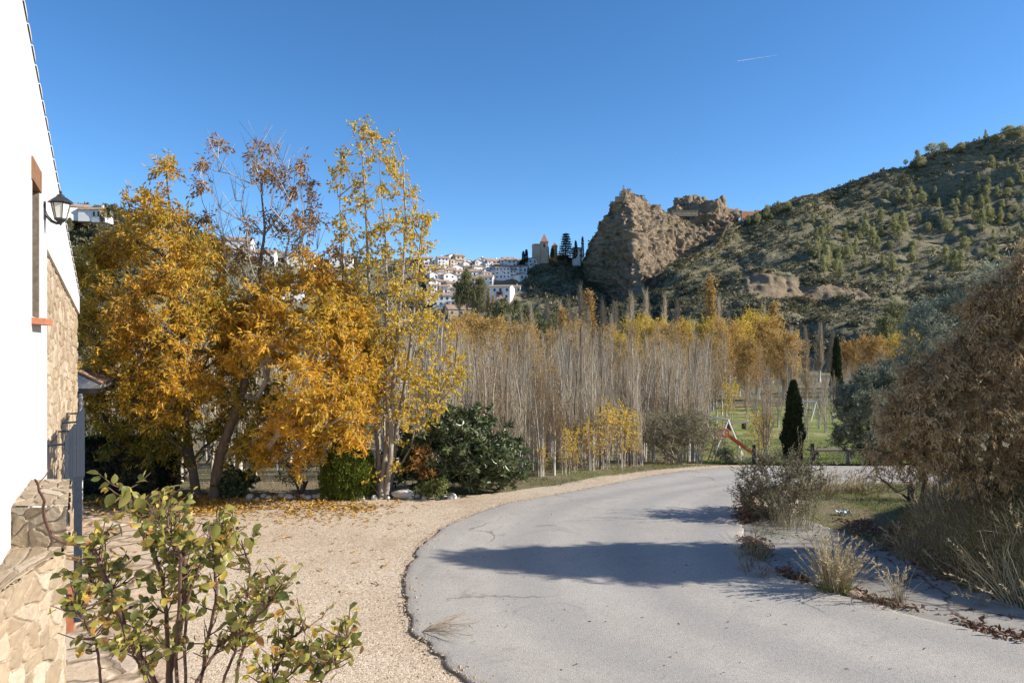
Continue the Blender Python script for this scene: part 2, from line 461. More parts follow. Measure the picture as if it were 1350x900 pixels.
M_TILE = simplemat('old_roof_tile', (0.25, 0.145, 0.09), (0.40, 0.27, 0.18), 9, 0.9, 0.4)
M_TILEFAR = simplemat('weathered_roof_tile', (0.25, 0.16, 0.11), (0.40, 0.29, 0.21), 0.7, 0.9, 0.3, bd=0.1)
M_HOUSEW = simplemat('limewash', (0.70, 0.69, 0.67), (0.82, 0.81, 0.79), 0.25, 0.9, 0.1, spec=0.1)
M_HOUSEB = simplemat('ochre_render', (0.42, 0.33, 0.24), (0.55, 0.45, 0.34), 0.3, 0.9, 0.1, spec=0.1)
M_WINDARK = simplemat('dark_window', (0.035, 0.035, 0.04), (0.07, 0.065, 0.06), 1.0, 0.5, 0.0, spec=0.3)
M_BRICKSP = simplemat('orange_brick', (0.36, 0.17, 0.085), (0.50, 0.26, 0.14), 1.5, 0.9, 0.2)
M_BLUEMETAL = simplemat('blue_grey_iron', (0.013, 0.02, 0.034), (0.024, 0.034, 0.055), 30, 0.6, 0.1)
M_IRON = simplemat('black_iron', (0.016, 0.017, 0.018), (0.032, 0.032, 0.033), 40, 0.5, 0.15)
M_WOOD = simplemat('brown_timber', (0.16, 0.075, 0.035), (0.27, 0.14, 0.07), 12, 0.75, 0.4)
M_OLDWOOD = simplemat('grey_timber', (0.10, 0.08, 0.06), (0.20, 0.165, 0.125), 20, 0.85, 0.4)
M_TERRA = simplemat('terracotta', (0.34, 0.12, 0.06), (0.46, 0.19, 0.10), 15, 0.8, 0.2)
M_REDPAINT = simplemat('red_paint', (0.42, 0.065, 0.025), (0.52, 0.105, 0.045), 8, 0.45, 0.05)
M_WHITEPAINT = simplemat('white_paint', (0.66, 0.65, 0.62), (0.78, 0.77, 0.75), 12, 0.5, 0.05)
M_FROST = simplemat('frosted_glass', (0.50, 0.49, 0.42), (0.66, 0.65, 0.58), 6, 0.3, 0.0, spec=0.5)
M_PALESTONE = simplemat('pale_stone', (0.38, 0.34, 0.28), (0.62, 0.58, 0.52), 9, 0.9, 0.6, bd=0.02)
M_BROWNSTONE = simplemat('brown_stone', (0.26, 0.19, 0.12), (0.42, 0.32, 0.22), 9, 0.9, 0.6, bd=0.02)
M_CASTLE = simplemat('castle_stone', (0.28, 0.20, 0.13), (0.46, 0.35, 0.23), 0.6, 0.95, 0.6, bd=0.3)
M_CLOTH = simplemat('blue_plastic', (0.30, 0.42, 0.48), (0.42, 0.54, 0.60), 12, 0.5, 0.2)
n = N('vapour'); M_VAPOUR = n.done(n.pbr((0.9, 0.9, 0.9), 1.0, spec=0.0))

M_BARK = barkmat('bark_brown', (0.06, 0.045, 0.034), (0.20, 0.155, 0.115))
M_BARKGREY = barkmat('bark_grey', (0.20, 0.18, 0.15), (0.52, 0.475, 0.41))
M_BARKPALE = barkmat('bark_pale', (0.11, 0.09, 0.07), (0.36, 0.31, 0.255))
M_TWIG = barkmat('twig_grey', (0.19, 0.15, 0.10), (0.46, 0.385, 0.275))
M_TWIGWARM = barkmat('twig_warm', (0.20, 0.145, 0.09), (0.40, 0.30, 0.20))
M_CANE = barkmat('rose_cane', (0.055, 0.03, 0.022), (0.17, 0.10, 0.075), 30)

L_ASH = leafmat('leaf_ash_gold', [(0.0, (0.11, 0.13, 0.02)), (0.2, (0.25, 0.23, 0.035)), (0.36, (0.47, 0.34, 0.045)), (0.52, (0.66, 0.42, 0.05)), (0.75, (0.72, 0.38, 0.04)), (0.9, (0.72, 0.52, 0.18)), (1.0, (0.36, 0.17, 0.05))], 0.5, vary=0.0)  # pale yellow stop: lighter leaves, and leaf highlights put into the colour
L_RUST = leafmat('leaf_rust', [(0.0, (0.17, 0.085, 0.03)), (0.5, (0.31, 0.155, 0.045)), (1.0, (0.42, 0.235, 0.07))], 0.35, vary=0.0)
L_POPLAR = leafmat('leaf_poplar_yellow', [(0.0, (0.24, 0.22, 0.03)), (0.3, (0.48, 0.35, 0.04)), (0.6, (0.66, 0.46, 0.06)), (0.85, (0.72, 0.54, 0.16)), (1.0, (0.42, 0.24, 0.06))], 0.5, vary=0.3)
L_AMBER = leafmat('leaf_poplar_amber', [(0.0, (0.30, 0.19, 0.06)), (0.5, (0.48, 0.30, 0.085)), (1.0, (0.58, 0.40, 0.14))], 0.45, vary=0.5)
L_BROWN = leafmat('leaf_dry_brown', [(0.0, (0.20, 0.135, 0.065)), (0.35, (0.43, 0.30, 0.15)), (0.7, (0.60, 0.445, 0.25)), (1.0, (0.70, 0.58, 0.40))], 0.45, vary=0.0)
L_OLIVE = leafmat('leaf_olive', [(0.0, (0.06, 0.07, 0.035)), (0.5, (0.18, 0.195, 0.115)), (0.85, (0.32, 0.335, 0.225)), (1.0, (0.42, 0.43, 0.31))], 0.25, 0.45, vary=0.0)
L_GREYSH = leafmat('leaf_grey_shrub', [(0.0, (0.11, 0.105, 0.055)), (0.5, (0.24, 0.215, 0.125)), (1.0, (0.37, 0.325, 0.215))], 0.25, vary=0.1)
L_DARK = leafmat('leaf_dark_glossy', [(0.0, (0.03, 0.045, 0.016)), (0.5, (0.085, 0.115, 0.042)), (0.85, (0.16, 0.18, 0.075)), (1.0, (0.25, 0.24, 0.12))], 0.15, 0.35, vary=0.1, spec=0.5)
L_THUJA = leafmat('leaf_thuja', [(0.0, (0.045, 0.075, 0.012)), (0.5, (0.13, 0.165, 0.025)), (1.0, (0.25, 0.27, 0.045))], 0.35, vary=0.0)
L_CYPRESS = leafmat('leaf_cypress', [(0.0, (0.012, 0.02, 0.008)), (0.6, (0.035, 0.052, 0.017)), (1.0, (0.075, 0.095, 0.03))], 0.15, vary=0.0)
L_PINE = leafmat('leaf_pine', [(0.0, (0.11, 0.115, 0.05)), (0.5, (0.34, 0.335, 0.15)), (1.0, (0.54, 0.51, 0.27))], 0.35, vary=0.25)
L_SCRUB = leafmat('leaf_scrub', [(0.0, (0.06, 0.06, 0.033)), (0.5, (0.13, 0.122, 0.068)), (0.85, (0.21, 0.185, 0.105)), (1.0, (0.29, 0.25, 0.155))], 0.25, vary=0.0)
L_ROSE = leafmat('leaf_rose', [(0.0, (0.045, 0.065, 0.014)), (0.3, (0.11, 0.13, 0.027)), (0.52, (0.22, 0.215, 0.05)), (0.78, (0.34, 0.295, 0.075)), (0.93, (0.52, 0.37, 0.06)), (1.0, (0.30, 0.13, 0.05))], 0.35, 0.4, vary=0.0, spec=0.4)
L_STRAW = leafmat('leaf_straw', [(0.0, (0.13, 0.13, 0.045)), (0.3, (0.29, 0.235, 0.12)), (0.7, (0.47, 0.385, 0.235)), (1.0, (0.60, 0.52, 0.36))], 0.3, vary=0.0)
L_GRASS = leafmat('leaf_grass', [(0.0, (0.085, 0.12, 0.025)), (0.4, (0.19, 0.225, 0.055)), (0.65, (0.31, 0.275, 0.12)), (1.0, (0.48, 0.40, 0.25))], 0.3, vary=0.0)
L_BANK = leafmat('leaf_bank_grass', [(0.0, (0.10, 0.11, 0.035)), (0.3, (0.24, 0.195, 0.085)), (0.65, (0.42, 0.305, 0.165)), (1.0, (0.56, 0.45, 0.29))], 0.3, vary=0.0)
L_BANKDRY = leafmat('leaf_bank_straw', [(0.0, (0.15, 0.155, 0.055)), (0.3, (0.33, 0.27, 0.12)), (0.65, (0.54, 0.42, 0.24)), (1.0, (0.70, 0.60, 0.42))], 0.35, vary=0.0)
L_LITTER = leafmat('leaf_litter', [(0.0, (0.12, 0.06, 0.025)), (0.4, (0.30, 0.165, 0.035)), (0.7, (0.46, 0.265, 0.035)), (1.0, (0.54, 0.37, 0.12))], 0.15, vary=0.0)
L_LITTERB = leafmat('leaf_litter_brown', [(0.0, (0.07, 0.038, 0.024)), (0.5, (0.17, 0.09, 0.055)), (1.0, (0.33, 0.20, 0.13))], 0.1, vary=0.0)
# ------------------------------------------------------------------ terrain
YS = np.array([-50, 12.5, 16, 20, 24, 30, 60, 100, 200, 6000.0])
ZS = np.array([0, 0, -.2, -.52, -1.2, -2.15, -3.3, -4.0, -5, -5.0])
def mound(x, y):
    xb = np.interp(y, [4.6, 5.5, 6.2, 6.9, 7.3, 8.0, 8.7, 9.6, 10.6, 12.6, 14.5, 18], [14, 11, 8.6, 6.7, 5.9, 5.42, 5.22, 5.2, 5.6, 8.3, 11, 14])
    h = sst(0, 1.0, (x - xb) / 1.35)
    return h * 1.02 * (1 - sst(14.5, 17.0, y)) + 0.30 * sst(1.0, 6, x - xb) * (1 - sst(13.5, 17.0, y))
def tz(x, y):
    x = np.asarray(x, float); y = np.asarray(y, float)
    z = np.interp(y, YS, ZS)
    z = z + 0.35 * sst(14, 20, y) * np.sin(x * 0.23 + y * 0.11) * 0.5
    return z + mound(x, y)
def rough(x, y):
    """small lumps outside the yard and the road"""
    x = np.asarray(x, float); y = np.asarray(y, float)
    k = sst(5.0, 5.6, x) * sst(5, 7, y) * (1 - sst(14.2, 14.6, y)) + sst(23, 26, y)
    p = np.c_[x.ravel() * 1.7, y.ravel() * 1.7, 0 * x.ravel()]
    return (fbm(p, 4, 3) * 0.05).reshape(x.shape) * np.clip(k, 0, 1)
def gz(x, y):
    return float((tz(x, y) + rough(np.array([x]), np.array([y]))).ravel()[0])
def onground(px, d):
    x = PX(px, d)
    return (x, d, gz(x, d))

xs = np.unique(np.r_[-3000, -1500, -800, np.arange(-400, -60, 40), np.arange(-60, -14, 3), np.arange(-14, 4.8, .3), np.arange(4.8, 7.4, .06), np.arange(7.4, 15, .14), np.arange(15, 60, 2.5), np.arange(60, 401, 40), 800, 1500, 3000])
ys = np.unique(np.r_[-300, -80, np.arange(-20, 4, 2), np.arange(4, 12, .09), np.arange(12, 15.5, .14), np.arange(15.5, 26, .4), np.arange(26, 100, 3), np.arange(100, 400, 25), 500, 800, 1500, 3000, 5000])
X, Y = np.meshgrid(xs, ys)
g = G(); g.add(np.c_[X.ravel(), Y.ravel(), (tz(X, Y) + rough(X, Y)).ravel()], grid_faces(len(ys), len(xs)))
tag(g.build('ground', M_SOIL, smooth=True), kind='structure')

def catmull(pts, n):
    pts = np.asarray(pts, float)
    p = np.vstack([2 * pts[0] - pts[1], pts, 2 * pts[-1] - pts[-2]])
    out = []
    for i in range(1, len(p) - 2):
        t = np.linspace(0, 1, 24, endpoint=False)[:, None]
        out.append(0.5 * ((2 * p[i]) + (-p[i - 1] + p[i + 1]) * t + (2 * p[i - 1] - 5 * p[i] + 4 * p[i + 1] - p[i + 2]) * t ** 2 + (-p[i - 1] + 3 * p[i] - 3 * p[i + 1] + p[i + 2]) * t ** 3))
    c = np.vstack(out + [pts[-1:]])
    s = np.r_[0, np.cumsum(np.linalg.norm(np.diff(c, axis=0), axis=1))]
    q = np.linspace(0, s[-1], n)
    return np.c_[np.interp(q, s, c[:, 0]), np.interp(q, s, c[:, 1])]

ROAD_L = [(12, .5), (6.5, 1.6), (3.4, 3.0), (1.35, 4.3), (.35, 5.2), (-.5, 6.1), (-1.02, 6.95), (-1.27, 7.9), (-1.41, 9.3), (-1.16, 10.8), (-.34, 12.25), (.97, 13.6), (3.0, 15.7), (5.4, 18.0), (8.7, 20.0), (12.3, 20.9), (20, 21.5), (45, 22)]
ROAD_R = [(14, 4.0), (11, 4.7), (8.2, 5.5), (6.2, 6.25), (5.06, 6.8), (4.4, 7.45), (3.85, 8.1), (3.5, 8.7), (3.42, 9.6), (3.7, 10.8), (4.3, 12.6), (5.3, 14.0), (6.6, 14.9), (9, 15.3), (14, 15.6), (22, 16.0), (45, 16.5)]
def strip(L, Rr, nl, nc, lift, mat, name, jit=0.0, edge=0.05, zfun=None):
    a, b = catmull(L, nl), catmull(Rr, nl)
    dirn = b - a; wid = np.linalg.norm(dirn, axis=1, keepdims=True); dirn = dirn / wid
    if jit:
        s = np.linspace(0, 1, nl) * 300
        a = a + dirn * ((fbm(np.c_[s * .7, 0 * s, 0 * s], 5, 5, .65) * jit)[:, None])
        b = b + dirn * ((fbm(np.c_[s * .7, 0 * s + 9, 0 * s], 5, 6, .65) * jit)[:, None])
    t = np.r_[0, 0.006, 0.014, np.linspace(0.03, 0.97, nc), 0.986, 0.994, 1]
    q = a[:, None] + (b - a)[:, None] * t[None, :, None]
    z = tz(q[..., 0], q[..., 1]) if zfun is None else zfun(q[..., 0], q[..., 1])
    z = z + lift
    z[:, 0] -= edge + lift; z[:, -1] -= edge + lift
    z[:, 1] -= lift * 0.35; z[:, -2] -= lift * 0.35
    v = np.zeros_like(z); v[:, 0] = v[:, -1] = 1; v[:, 1] = v[:, -2] = .85; v[:, 2] = .5; v[:, -3] = .3; v[:, -2] = .5
    uv = np.stack([np.broadcast_to(t[None], z.shape), np.broadcast_to(np.linspace(0, 1, nl)[:, None], z.shape)], -1).reshape(-1, 2)
    g = G(); g.add(np.c_[q[..., 0].ravel(), q[..., 1].ravel(), z.ravel()], grid_faces(nl, len(t)), v.ravel(), uv=uv)
    o = g.build(name, mat, smooth=True)
    # make faces look up
    if o.data.polygons[len(o.data.polygons) // 2].normal.z < 0: o.data.flip_normals()
    return tag(o, kind='structure')
strip(ROAD_L, ROAD_R, 900, 30, 0.045, M_ASPHALT, 'road', jit=0.05)
GUT_R = [(14.2, 4.65), (11.2, 5.55), (8.75, 6.25), (6.85, 6.95), (6.02, 7.35), (5.54, 8.0), (5.34, 8.7), (5.3, 9.5), (5.25, 10.4), (5.0, 11.2), (4.9, 11.9)]
GUT_L = [(13.9, 3.8), (10.9, 4.5), (8.1, 5.3), (6.1, 6.05), (4.95, 6.7), (4.25, 7.4), (3.7, 8.1), (3.35, 8.7), (3.3, 9.6), (3.6, 10.8), (4.0, 11.9)]
strip(GUT_L, GUT_R, 260, 12, 0.018, M_CONCRETE, 'gutter', jit=0.06, edge=0.02)

# gravel yard and the crazy paving along the house
xx = np.linspace(-13, 9.5, 180)
far = np.interp(xx, [-13, -8, -1.4, -.4, .9, 2.2, 3.6, 5.5, 7.2, 9.5], [13.1, 13.15, 13.25, 13.65, 14.6, 16.0, 17.3, 18.9, 20.2, 21.0])
far = far + fbm(np.c_[xx * 1.5, 0 * xx, 0 * xx], 4, 9) * .16
near = np.interp(xx, [-13, 0, 1.5, 9.5], [-4, -4, 8, 17])
t = np.linspace(0, 1, 70)
q = near[None] + (far - near)[None] * t[:, None]
XX = np.broadcast_to(xx[None], q.shape)
g = G(); g.add(np.c_[XX.ravel(), q.ravel(), (tz(XX, q) + 0.014).ravel()], grid_faces(70, 180))
tag(g.build('gravel_yard', M_GRAVEL, smooth=True), kind='structure')
a = np.array([(-2.2, 1.0), (-3.0, 6.0), (-4.6, 9.2), (-5.6, 11.0), (-6.6, 12.2)]); b = np.array([(-1.0, 1.0), (-4.6, 6.0), (-6.6, 9.2), (-7.6, 11.2), (-8.4, 12.4)])
b[0] = (-2.6, 1.0)
a = catmull(a, 60); b = catmull(b, 60)
a[:, 0] += fbm(np.c_[a[:, 1] * 2, 0 * a[:, 1], 0 * a[:, 1]], 3, 2) * .12
tt = np.linspace(0, 1, 14)
q = a[:, None] + (b - a)[:, None] * tt[None, :, None]
g = G(); g.add(np.c_[q.reshape(-1, 2), np.full(60 * 14, 0.026)], grid_faces(60, 14))
o = tag(g.build('stone_paving', M_PAVING), kind='structure')
if o.data.polygons[0].normal.z < 0: o.data.flip_normals()
# playground lawn
yy = np.linspace(22.6, 66, 60)
tt = np.linspace(0, 1, 30)
xl = np.interp(yy, [22.6, 30, 66], [5.6, 7.2, 15]); xr = np.interp(yy, [22.6, 30, 66], [13.5, 17, 34])
q = xl[:, None] + (xr - xl)[:, None] * tt[None]
YY = np.broadcast_to(yy[:, None], q.shape)
g = G(); g.add(np.c_[q.ravel(), YY.ravel(), (tz(q, YY) + rough(q, YY) + 0.06).ravel()], grid_faces(60, 30))
tag(g.build('lawn', M_LAWN, smooth=True), kind='structure')

# ------------------------------------------------------------------ hills and crags
def net(ctrl, nr, nc, amps, seed, smooth=2, strata=0.0):
    """interpolate a control net of (px, py, distance) into a displaced surface"""
    ctrl = np.asarray(ctrl, float)
    W = np.stack([(ctrl[..., 0] - 675) / 900 * ctrl[..., 2], ctrl[..., 2], CAM_Z - (ctrl[..., 1] - 450) / 900 * ctrl[..., 2]], -1)
    r0, c0 = W.shape[:2]
    cc = np.linspace(0, c0 - 1, nc); rr = np.linspace(0, r0 - 1, nr)
    A = np.stack([np.stack([np.interp(cc, np.arange(c0), W[r, :, k]) for k in range(3)], -1) for r in range(r0)])
    B = np.empty((nr, nc, 3))
    for c in range(nc):
        for k in range(3): B[:, c, k] = np.interp(rr, np.arange(r0), A[:, c, k])
    for _ in range(smooth):
        B[1:-1] = (B[:-2] + 2 * B[1:-1] + B[2:]) / 4
        B[:, 1:-1] = (B[:, :-2] + 2 * B[:, 1:-1] + B[:, 2:]) / 4
    du = np.gradient(B, axis=1); dv = np.gradient(B, axis=0)
    nrm = np.cross(du, dv); nrm /= np.linalg.norm(nrm, axis=-1, keepdims=True) + 1e-9
    f = B.reshape(-1, 3)
    h = np.zeros(len(f))
    for (amp, wl, ridged, sc) in amps:
        p = f * np.asarray(sc) / wl
        if ridged: h += amp * (1 - 2 * np.abs(fbm(p, 3, seed + int(wl * 7))))
        else: h += amp * fbm(p, 4, seed + int(wl * 7))
    if strata:
        s = f[:, 0] * .67 + f[:, 2] * .74 + 1.5 * fbm(f / 14, 3, seed + 5)
        q = np.c_[s / 3.2, f[:, 1] * .02, f[:, 0] * .012]
        h += strata * (1 - 2 * np.abs(fbm(q, 3, seed + 9)))
    h = h.reshape(nr, nc)
    if strata: h = h * np.interp(np.linspace(0, 1, nr), [0, .12, .3, .5], [.35, .4, .8, 1])[:, None]
    return B + nrm * h[..., None]

def surf(B, name, mat, v, kind='structure', smooth=True, parent=None):
    g = G(); g.add(B.reshape(-1, 3), grid_faces(*B.shape[:2]), v)
    o = g.build(name, mat, parent, smooth=smooth)
    if kind: tag(o, kind=kind)
    return o

def project(V):
    return 675 + 900 * V[..., 0] / V[..., 1], 450 - 900 * (V[..., 2] - CAM_Z) / V[..., 1]

# right hill
cp = [745, 790, 850, 900, 985, 1040, 1100, 1200, 1280, 1350, 1600, 2100]
rd = [300, 310, 320, 340, 400, 405, 410, 415, 412, 410, 390, 330]
rp = [446, 420, 374, 334, 279, 264, 243, 208, 186, 168, 110, 50]
row = []
row.append([(p, y0 + 60, d + 170) for p, y0, d in zip(cp, rp, rd)])
row.append([(p, y0 + 4, d + 25) for p, y0, d in zip(cp, rp, rd)])
row.append([(p, y0, d) for p, y0, d in zip(cp, rp, rd)])
e1 = [449, 424, 384, 346, 300, 290, 275, 248, 228, 212, 165, 120]
row.append([(p, y0, 0.88 * d + .12 * 260) for p, y0, d in zip(cp, e1, rd)])
e2 = [452, 430, 396, 364, 335, 327, 322, 318, 315, 310, 285, 260]
row.append([(p, y0, 0.5 * d + .5 * 260) for p, y0, d in zip(cp, e2, rd)])
e3 = [456, 436, 404, 376, 350, 348, 360, 372, 368, 360, 345, 330]
row.append([(p, y0, 262) for p, y0 in zip(cp, e3)])
e4 = [460, 441, 412, 390, 382, 384, 392, 398, 396, 392, 385, 375]
row.append([(p, y0, 250) for p, y0 in zip(cp, e4)])
e5 = [466, 450, 434, 426, 424, 424, 425, 426, 424, 422, 420, 415]
row.append([(p, y0, 200) for p, y0 in zip(cp, e5)])
row.append([(p, 499, 150) for p in cp])
row.append([(p, 540, 120) for p in cp])
BH = net(row, 230, 330, [(6, 70, True, (1, .6, .7)), (2.4, 24, False, (1, 1, 1)), (.9, 9, True, (1, 1, 1.4)), (.45, 4, True, (1, 1, 1))], 21, smooth=2)
px_, py_ = project(BH)
vv = np.full(BH.shape[:2], 0.05)
# the tan cutting and rock ledges low on the hill
rowk = np.linspace(0, 9, 230)[:, None]
fx = fbm(BH.reshape(-1, 3) / 14, 4, 77).reshape(BH.shape[:2])
FXH = fx
vv += np.exp(-((rowk - 5.55) / .42) ** 2) * (sst(955, 1000, px_) * (1 - sst(1120, 1190, px_))) * (.85 + .6 * fx)
vv += sst(.55, .9, fx) * .35 * (rowk > 4.3)
vv += np.exp(-((rowk - 2.4) / .5) ** 2) * sst(880, 930, px_) * (1 - sst(985, 1010, px_)) * .4
surf(BH, 'hill', M_HILL, vv.ravel())

# castle crag
row = [
 [(740, 460, 520), (775, 440, 520), (800, 430, 520), (822, 420, 520), (850, 420, 520), (885, 420, 520), (925, 420, 520), (975, 420, 520)],
 [(762, 354, 452), (774, 322, 446), (800, 278, 428), (823, 256, 418), (850, 265, 428), (885, 281, 440), (925, 298, 440), (975, 322, 430)],
 [(763, 352, 446), (773, 320, 438), (798, 275, 420), (823, 252, 408), (850, 262, 420), (885, 279, 432), (925, 296, 432), (975, 320, 422)],
 [(765, 366, 424), (779, 345, 412), (800, 318, 394), (827, 282, 378), (856, 290, 392), (888, 304, 405), (925, 318, 408), (972, 340, 400)],
 [(767, 382, 412), (783, 366, 398), (803, 345, 380), (832, 318, 358), (862, 325, 372), (892, 336, 386), (925, 346, 390), (965, 360, 380)],
 [(769, 398, 402), (787, 388, 386), (808, 372, 366), (838, 352, 340), (866, 358, 354), (893, 364, 366), (925, 372, 372), (960, 384, 362)],
 [(772, 430, 390), (792, 425, 372), (814, 418, 350), (842, 405, 322), (868, 405, 334), (893, 410, 346), (925, 416, 352), (960, 424, 345)],
 [(775, 470, 380), (795, 470, 360), (818, 470, 335), (845, 470, 305), (868, 470, 315), (893, 470, 330), (925, 470, 335), (960, 470, 330)],
]
# pointed ridge: more rows near the crest
BC = net(row, 300, 300, [(2.6, 36, True, (1, .7, .7)), (2.0, 13, True, (.8, .8, 1.3)), (1.5, 5.5, True, (.8, 1, 1.5)), (.8, 2.4, False, (1, 1, 1))], 5, smooth=1, strata=1.6)
fx = fbm(BC.reshape(-1, 3) / 16, 4, 7)
pxc, pyc = project(BC)
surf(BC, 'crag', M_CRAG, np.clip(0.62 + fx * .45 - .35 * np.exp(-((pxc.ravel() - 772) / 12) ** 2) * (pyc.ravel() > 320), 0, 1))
row = [
 [(872, 340, 560), (890, 330, 560), (910, 330, 560), (935, 330, 560), (958, 330, 560), (985, 340, 560)],
 [(880, 292, 492), (888, 262, 490), (908, 258, 490), (934, 261, 490), (956, 266, 490), (975, 290, 490)],
 [(881, 288, 478), (889, 257, 476), (908, 254, 474), (934, 257, 474), (957, 262, 476), (974, 284, 478)],
 [(880, 300, 470), (890, 272, 466), (908, 267, 460), (934, 270, 458), (958, 275, 462), (974, 292, 470)],
 [(878, 312, 464), (890, 290, 456), (910, 288, 448), (935, 290, 446), (958, 295, 450), (975, 304, 460)],
 [(876, 350, 440), (890, 345, 430), (912, 345, 425), (936, 345, 422), (960, 345, 428), (980, 350, 440)],
]
BD = net(row, 130, 170, [(4.5, 26, True, (1, .8, .8)), (3.0, 11, True, (.9, .9, 1.4)), (1.6, 5, True, (.8, 1, 1.5)), (.7, 2.4, False, (1, 1, 1))], 55, smooth=1, strata=1.2)
fx = fbm(BD.reshape(-1, 3) / 16, 4, 8)
surf(BD, 'crag_behind', M_CRAG, np.clip(0.7 + fx * .35, 0, 1))

# town hillside on the left
cp = [-500, -100, 60, 100, 145, 200, 300, 460, 560, 600, 640, 700, 745, 775, 830]
td = [230, 250, 255, 258, 262, 275, 330, 400, 430, 432, 434, 436, 438, 440, 440]
tp = [230, 255, 268, 280, 284, 292, 322, 347, 342, 345, 350, 346, 336, 348, 372]
row = []
row.append([(p, y0 + 45, d + 160) for p, y0, d in zip(cp, tp, td)])
row.append([(p, y0 + 2, d + 30) for p, y0, d in zip(cp, tp, td)])
row.append([(p, y0, d) for p, y0, d in zip(cp, tp, td)])
for k, (fd, fh) in enumerate([(.9, .74), (.8, .46), (.7, .2)]):
    r = []
    for p, y0, d in zip(cp, tp, td):
        ztop = CAM_Z - (y0 - 450) / 900 * d
        zz = -5 + (ztop + 5) * fh
        dd = d * fd
        r.append((p, 450 - (zz - CAM_Z) / dd * 900, dd))
    row.append(r)
row.append([(p, 450 + 8.2 * 900 / (d * .52), d * .52) for p, d in zip(cp, td)])
BT = net(row, 130, 330, [(3.0, 50, False, (1, 1, 1)), (1.4, 16, True, (1, 1, 1)), (.6, 5, False, (1, 1, 1))], 31, smooth=2)
fx = fbm(BT.reshape(-1, 3) / 22, 4, 9)
surf(BT, 'town_hillside', M_HILL, np.clip(.25 + fx * .45, 0, 1))

def at_surface(B, px, py, tol=7):
    """the nearest point of a surface that projects close to a pixel"""
    a, b = project(B)
    e = np.hypot(a - px, b - py) + (B[..., 1] - B[..., 1].min()) * 0.01
    e[:3] += 400
    i = np.unravel_index(np.argmin(e), e.shape)
    return B[i]

# ------------------------------------------------------------------ white house on the left
WN = np.array([0.874, 0.486, 0.0])
def W(y, z, off=0.0):
    return np.array([-0.886 - 0.5556 * y, y, z]) + WN * off
WU = np.array([-0.5556, 1, 0.0]); WU /= np.linalg.norm(WU)
def rake(y): return 5.75 - .338 * (y - 5.49)
def low(y): return 3.96 + (3.46 - 3.96) * (y - 7.06) / (11.4 - 7.06)
house = thing('white_house', 'white plastered house with a stone clad gable end and low stone wall', 'house', tuple(W(8.0, 0)))
def wall_piece(g, y0, y1, zb, zt, o0, o1):
    b = [W(y0, zb(y0), o0), W(y1, zb(y1), o0), W(y1, zb(y1), o1), W(y0, zb(y0), o1)]
    t = [W(y0, zt(y0), o0), W(y1, zt(y1), o0), W(y1, zt(y1), o1), W(y0, zt(y0), o1)]
    g.hexa(b, t)
k = lambda c: (lambda y: c)
g = G()
rk = lambda y: rake(y) - 0.02
WY0, WY1, WZ0, WZ1 = 6.02, 6.50, 3.22, 4.62
wall_piece(g, -1.2, WY0, k(0), rk, -.35, 0)
wall_piece(g, WY0, WY1, k(0), k(WZ0), -.35, 0)
wall_piece(g, WY0, WY1, k(WZ1), rk, -.35, 0)
wall_piece(g, WY1, 7.06, k(0), rk, -.35, 0)
wall_piece(g, 7.06, 11.4, low, rk, -.35, 0)
to_local(g, house).build('white_wall', M_PLASTER, house)

def stone_surface(fun, nu, nv, su, sv, seed, relief=0.035, mort=0.15):
    """fun(s,t) -> point; su, sv stones across; nrm supplied by finite differences"""
    s = np.linspace(0, 1, nu); t = np.linspace(0, 1, nv)
    S, T = np.meshgrid(s, t)
    B = fun(S, T)
    du = np.gradient(B, axis=1); dv = np.gradient(B, axis=0)
    nrm = np.cross(du, dv); nrm /= np.linalg.norm(nrm, axis=-1, keepdims=True) + 1e-9
    n1 = fbm(np.c_[S.ravel() * su * .8, T.ravel() * sv * .8, 0 * S.ravel()], 3, seed) * .28
    n2 = fbm(np.c_[S.ravel() * su * .8, T.ravel() * sv * .8, 0 * S.ravel() + 7], 3, seed) * .28
    f1, f2, idv = worley(S.ravel() * su + n1, T.ravel() * sv + n2, seed)
    e = f2 - f1
    h = sst(0.02, .15, e) * relief * (0.6 + .7 * idv) + fbm(np.c_[S.ravel() * su * 3, T.ravel() * sv * 3, 0 * S.ravel()], 3, seed + 4) * relief * .22
    v = np.where(e < mort * .55, 0.05, 0.15 + .85 * ((idv * 7.13) % 1))
    B = B + nrm * h.reshape(nv, nu, 1)
    return B, v
def stone_part(name, fun, nu, nv, su, sv, seed, relief=.035, parent=house):
    B, v = stone_surface(fun, nu, nv, su, sv, seed, relief)
    g = G(); g.add(B.reshape(-1, 3), grid_faces(nv, nu), v)
    return to_local(g, parent).build(name, M_STONE, parent, smooth=True)
def f_clad(S, T):
    y = 7.05 + S * (11.4 - 7.05)
    zt = 3.96 + (3.46 - 3.96) * (y - 7.06) / 4.34
    z = T * zt
    return np.stack([-0.886 - 0.5556 * y - .874 * .05, y - .486 * .05, z], -1)
stone_part('stone_cladding', f_clad, 420, 330, 22, 27, 3, .022)
g = G(); wall_piece(g, 7.08, 11.38, k(0), lambda y: low(y) + .01, -.35, -.09); to_local(g, house).build('core_wall', M_PALESTONE, house)
# end of the gable: side wall going back
g = G()
q0, q1 = W(11.4, 0, -.36), W(11.4, 0, -6)
g.hexa([q0, q1, q1 + WU * .02, q0 + WU * .02], [q0 + [0, 0, 3.5], q1 + [0, 0, 3.5], q1 + WU * .02 + [0, 0, 3.5], q0 + WU * .02 + [0, 0, 3.5]])
to_local(g, house).build('side_wall', M_PLASTER, house)
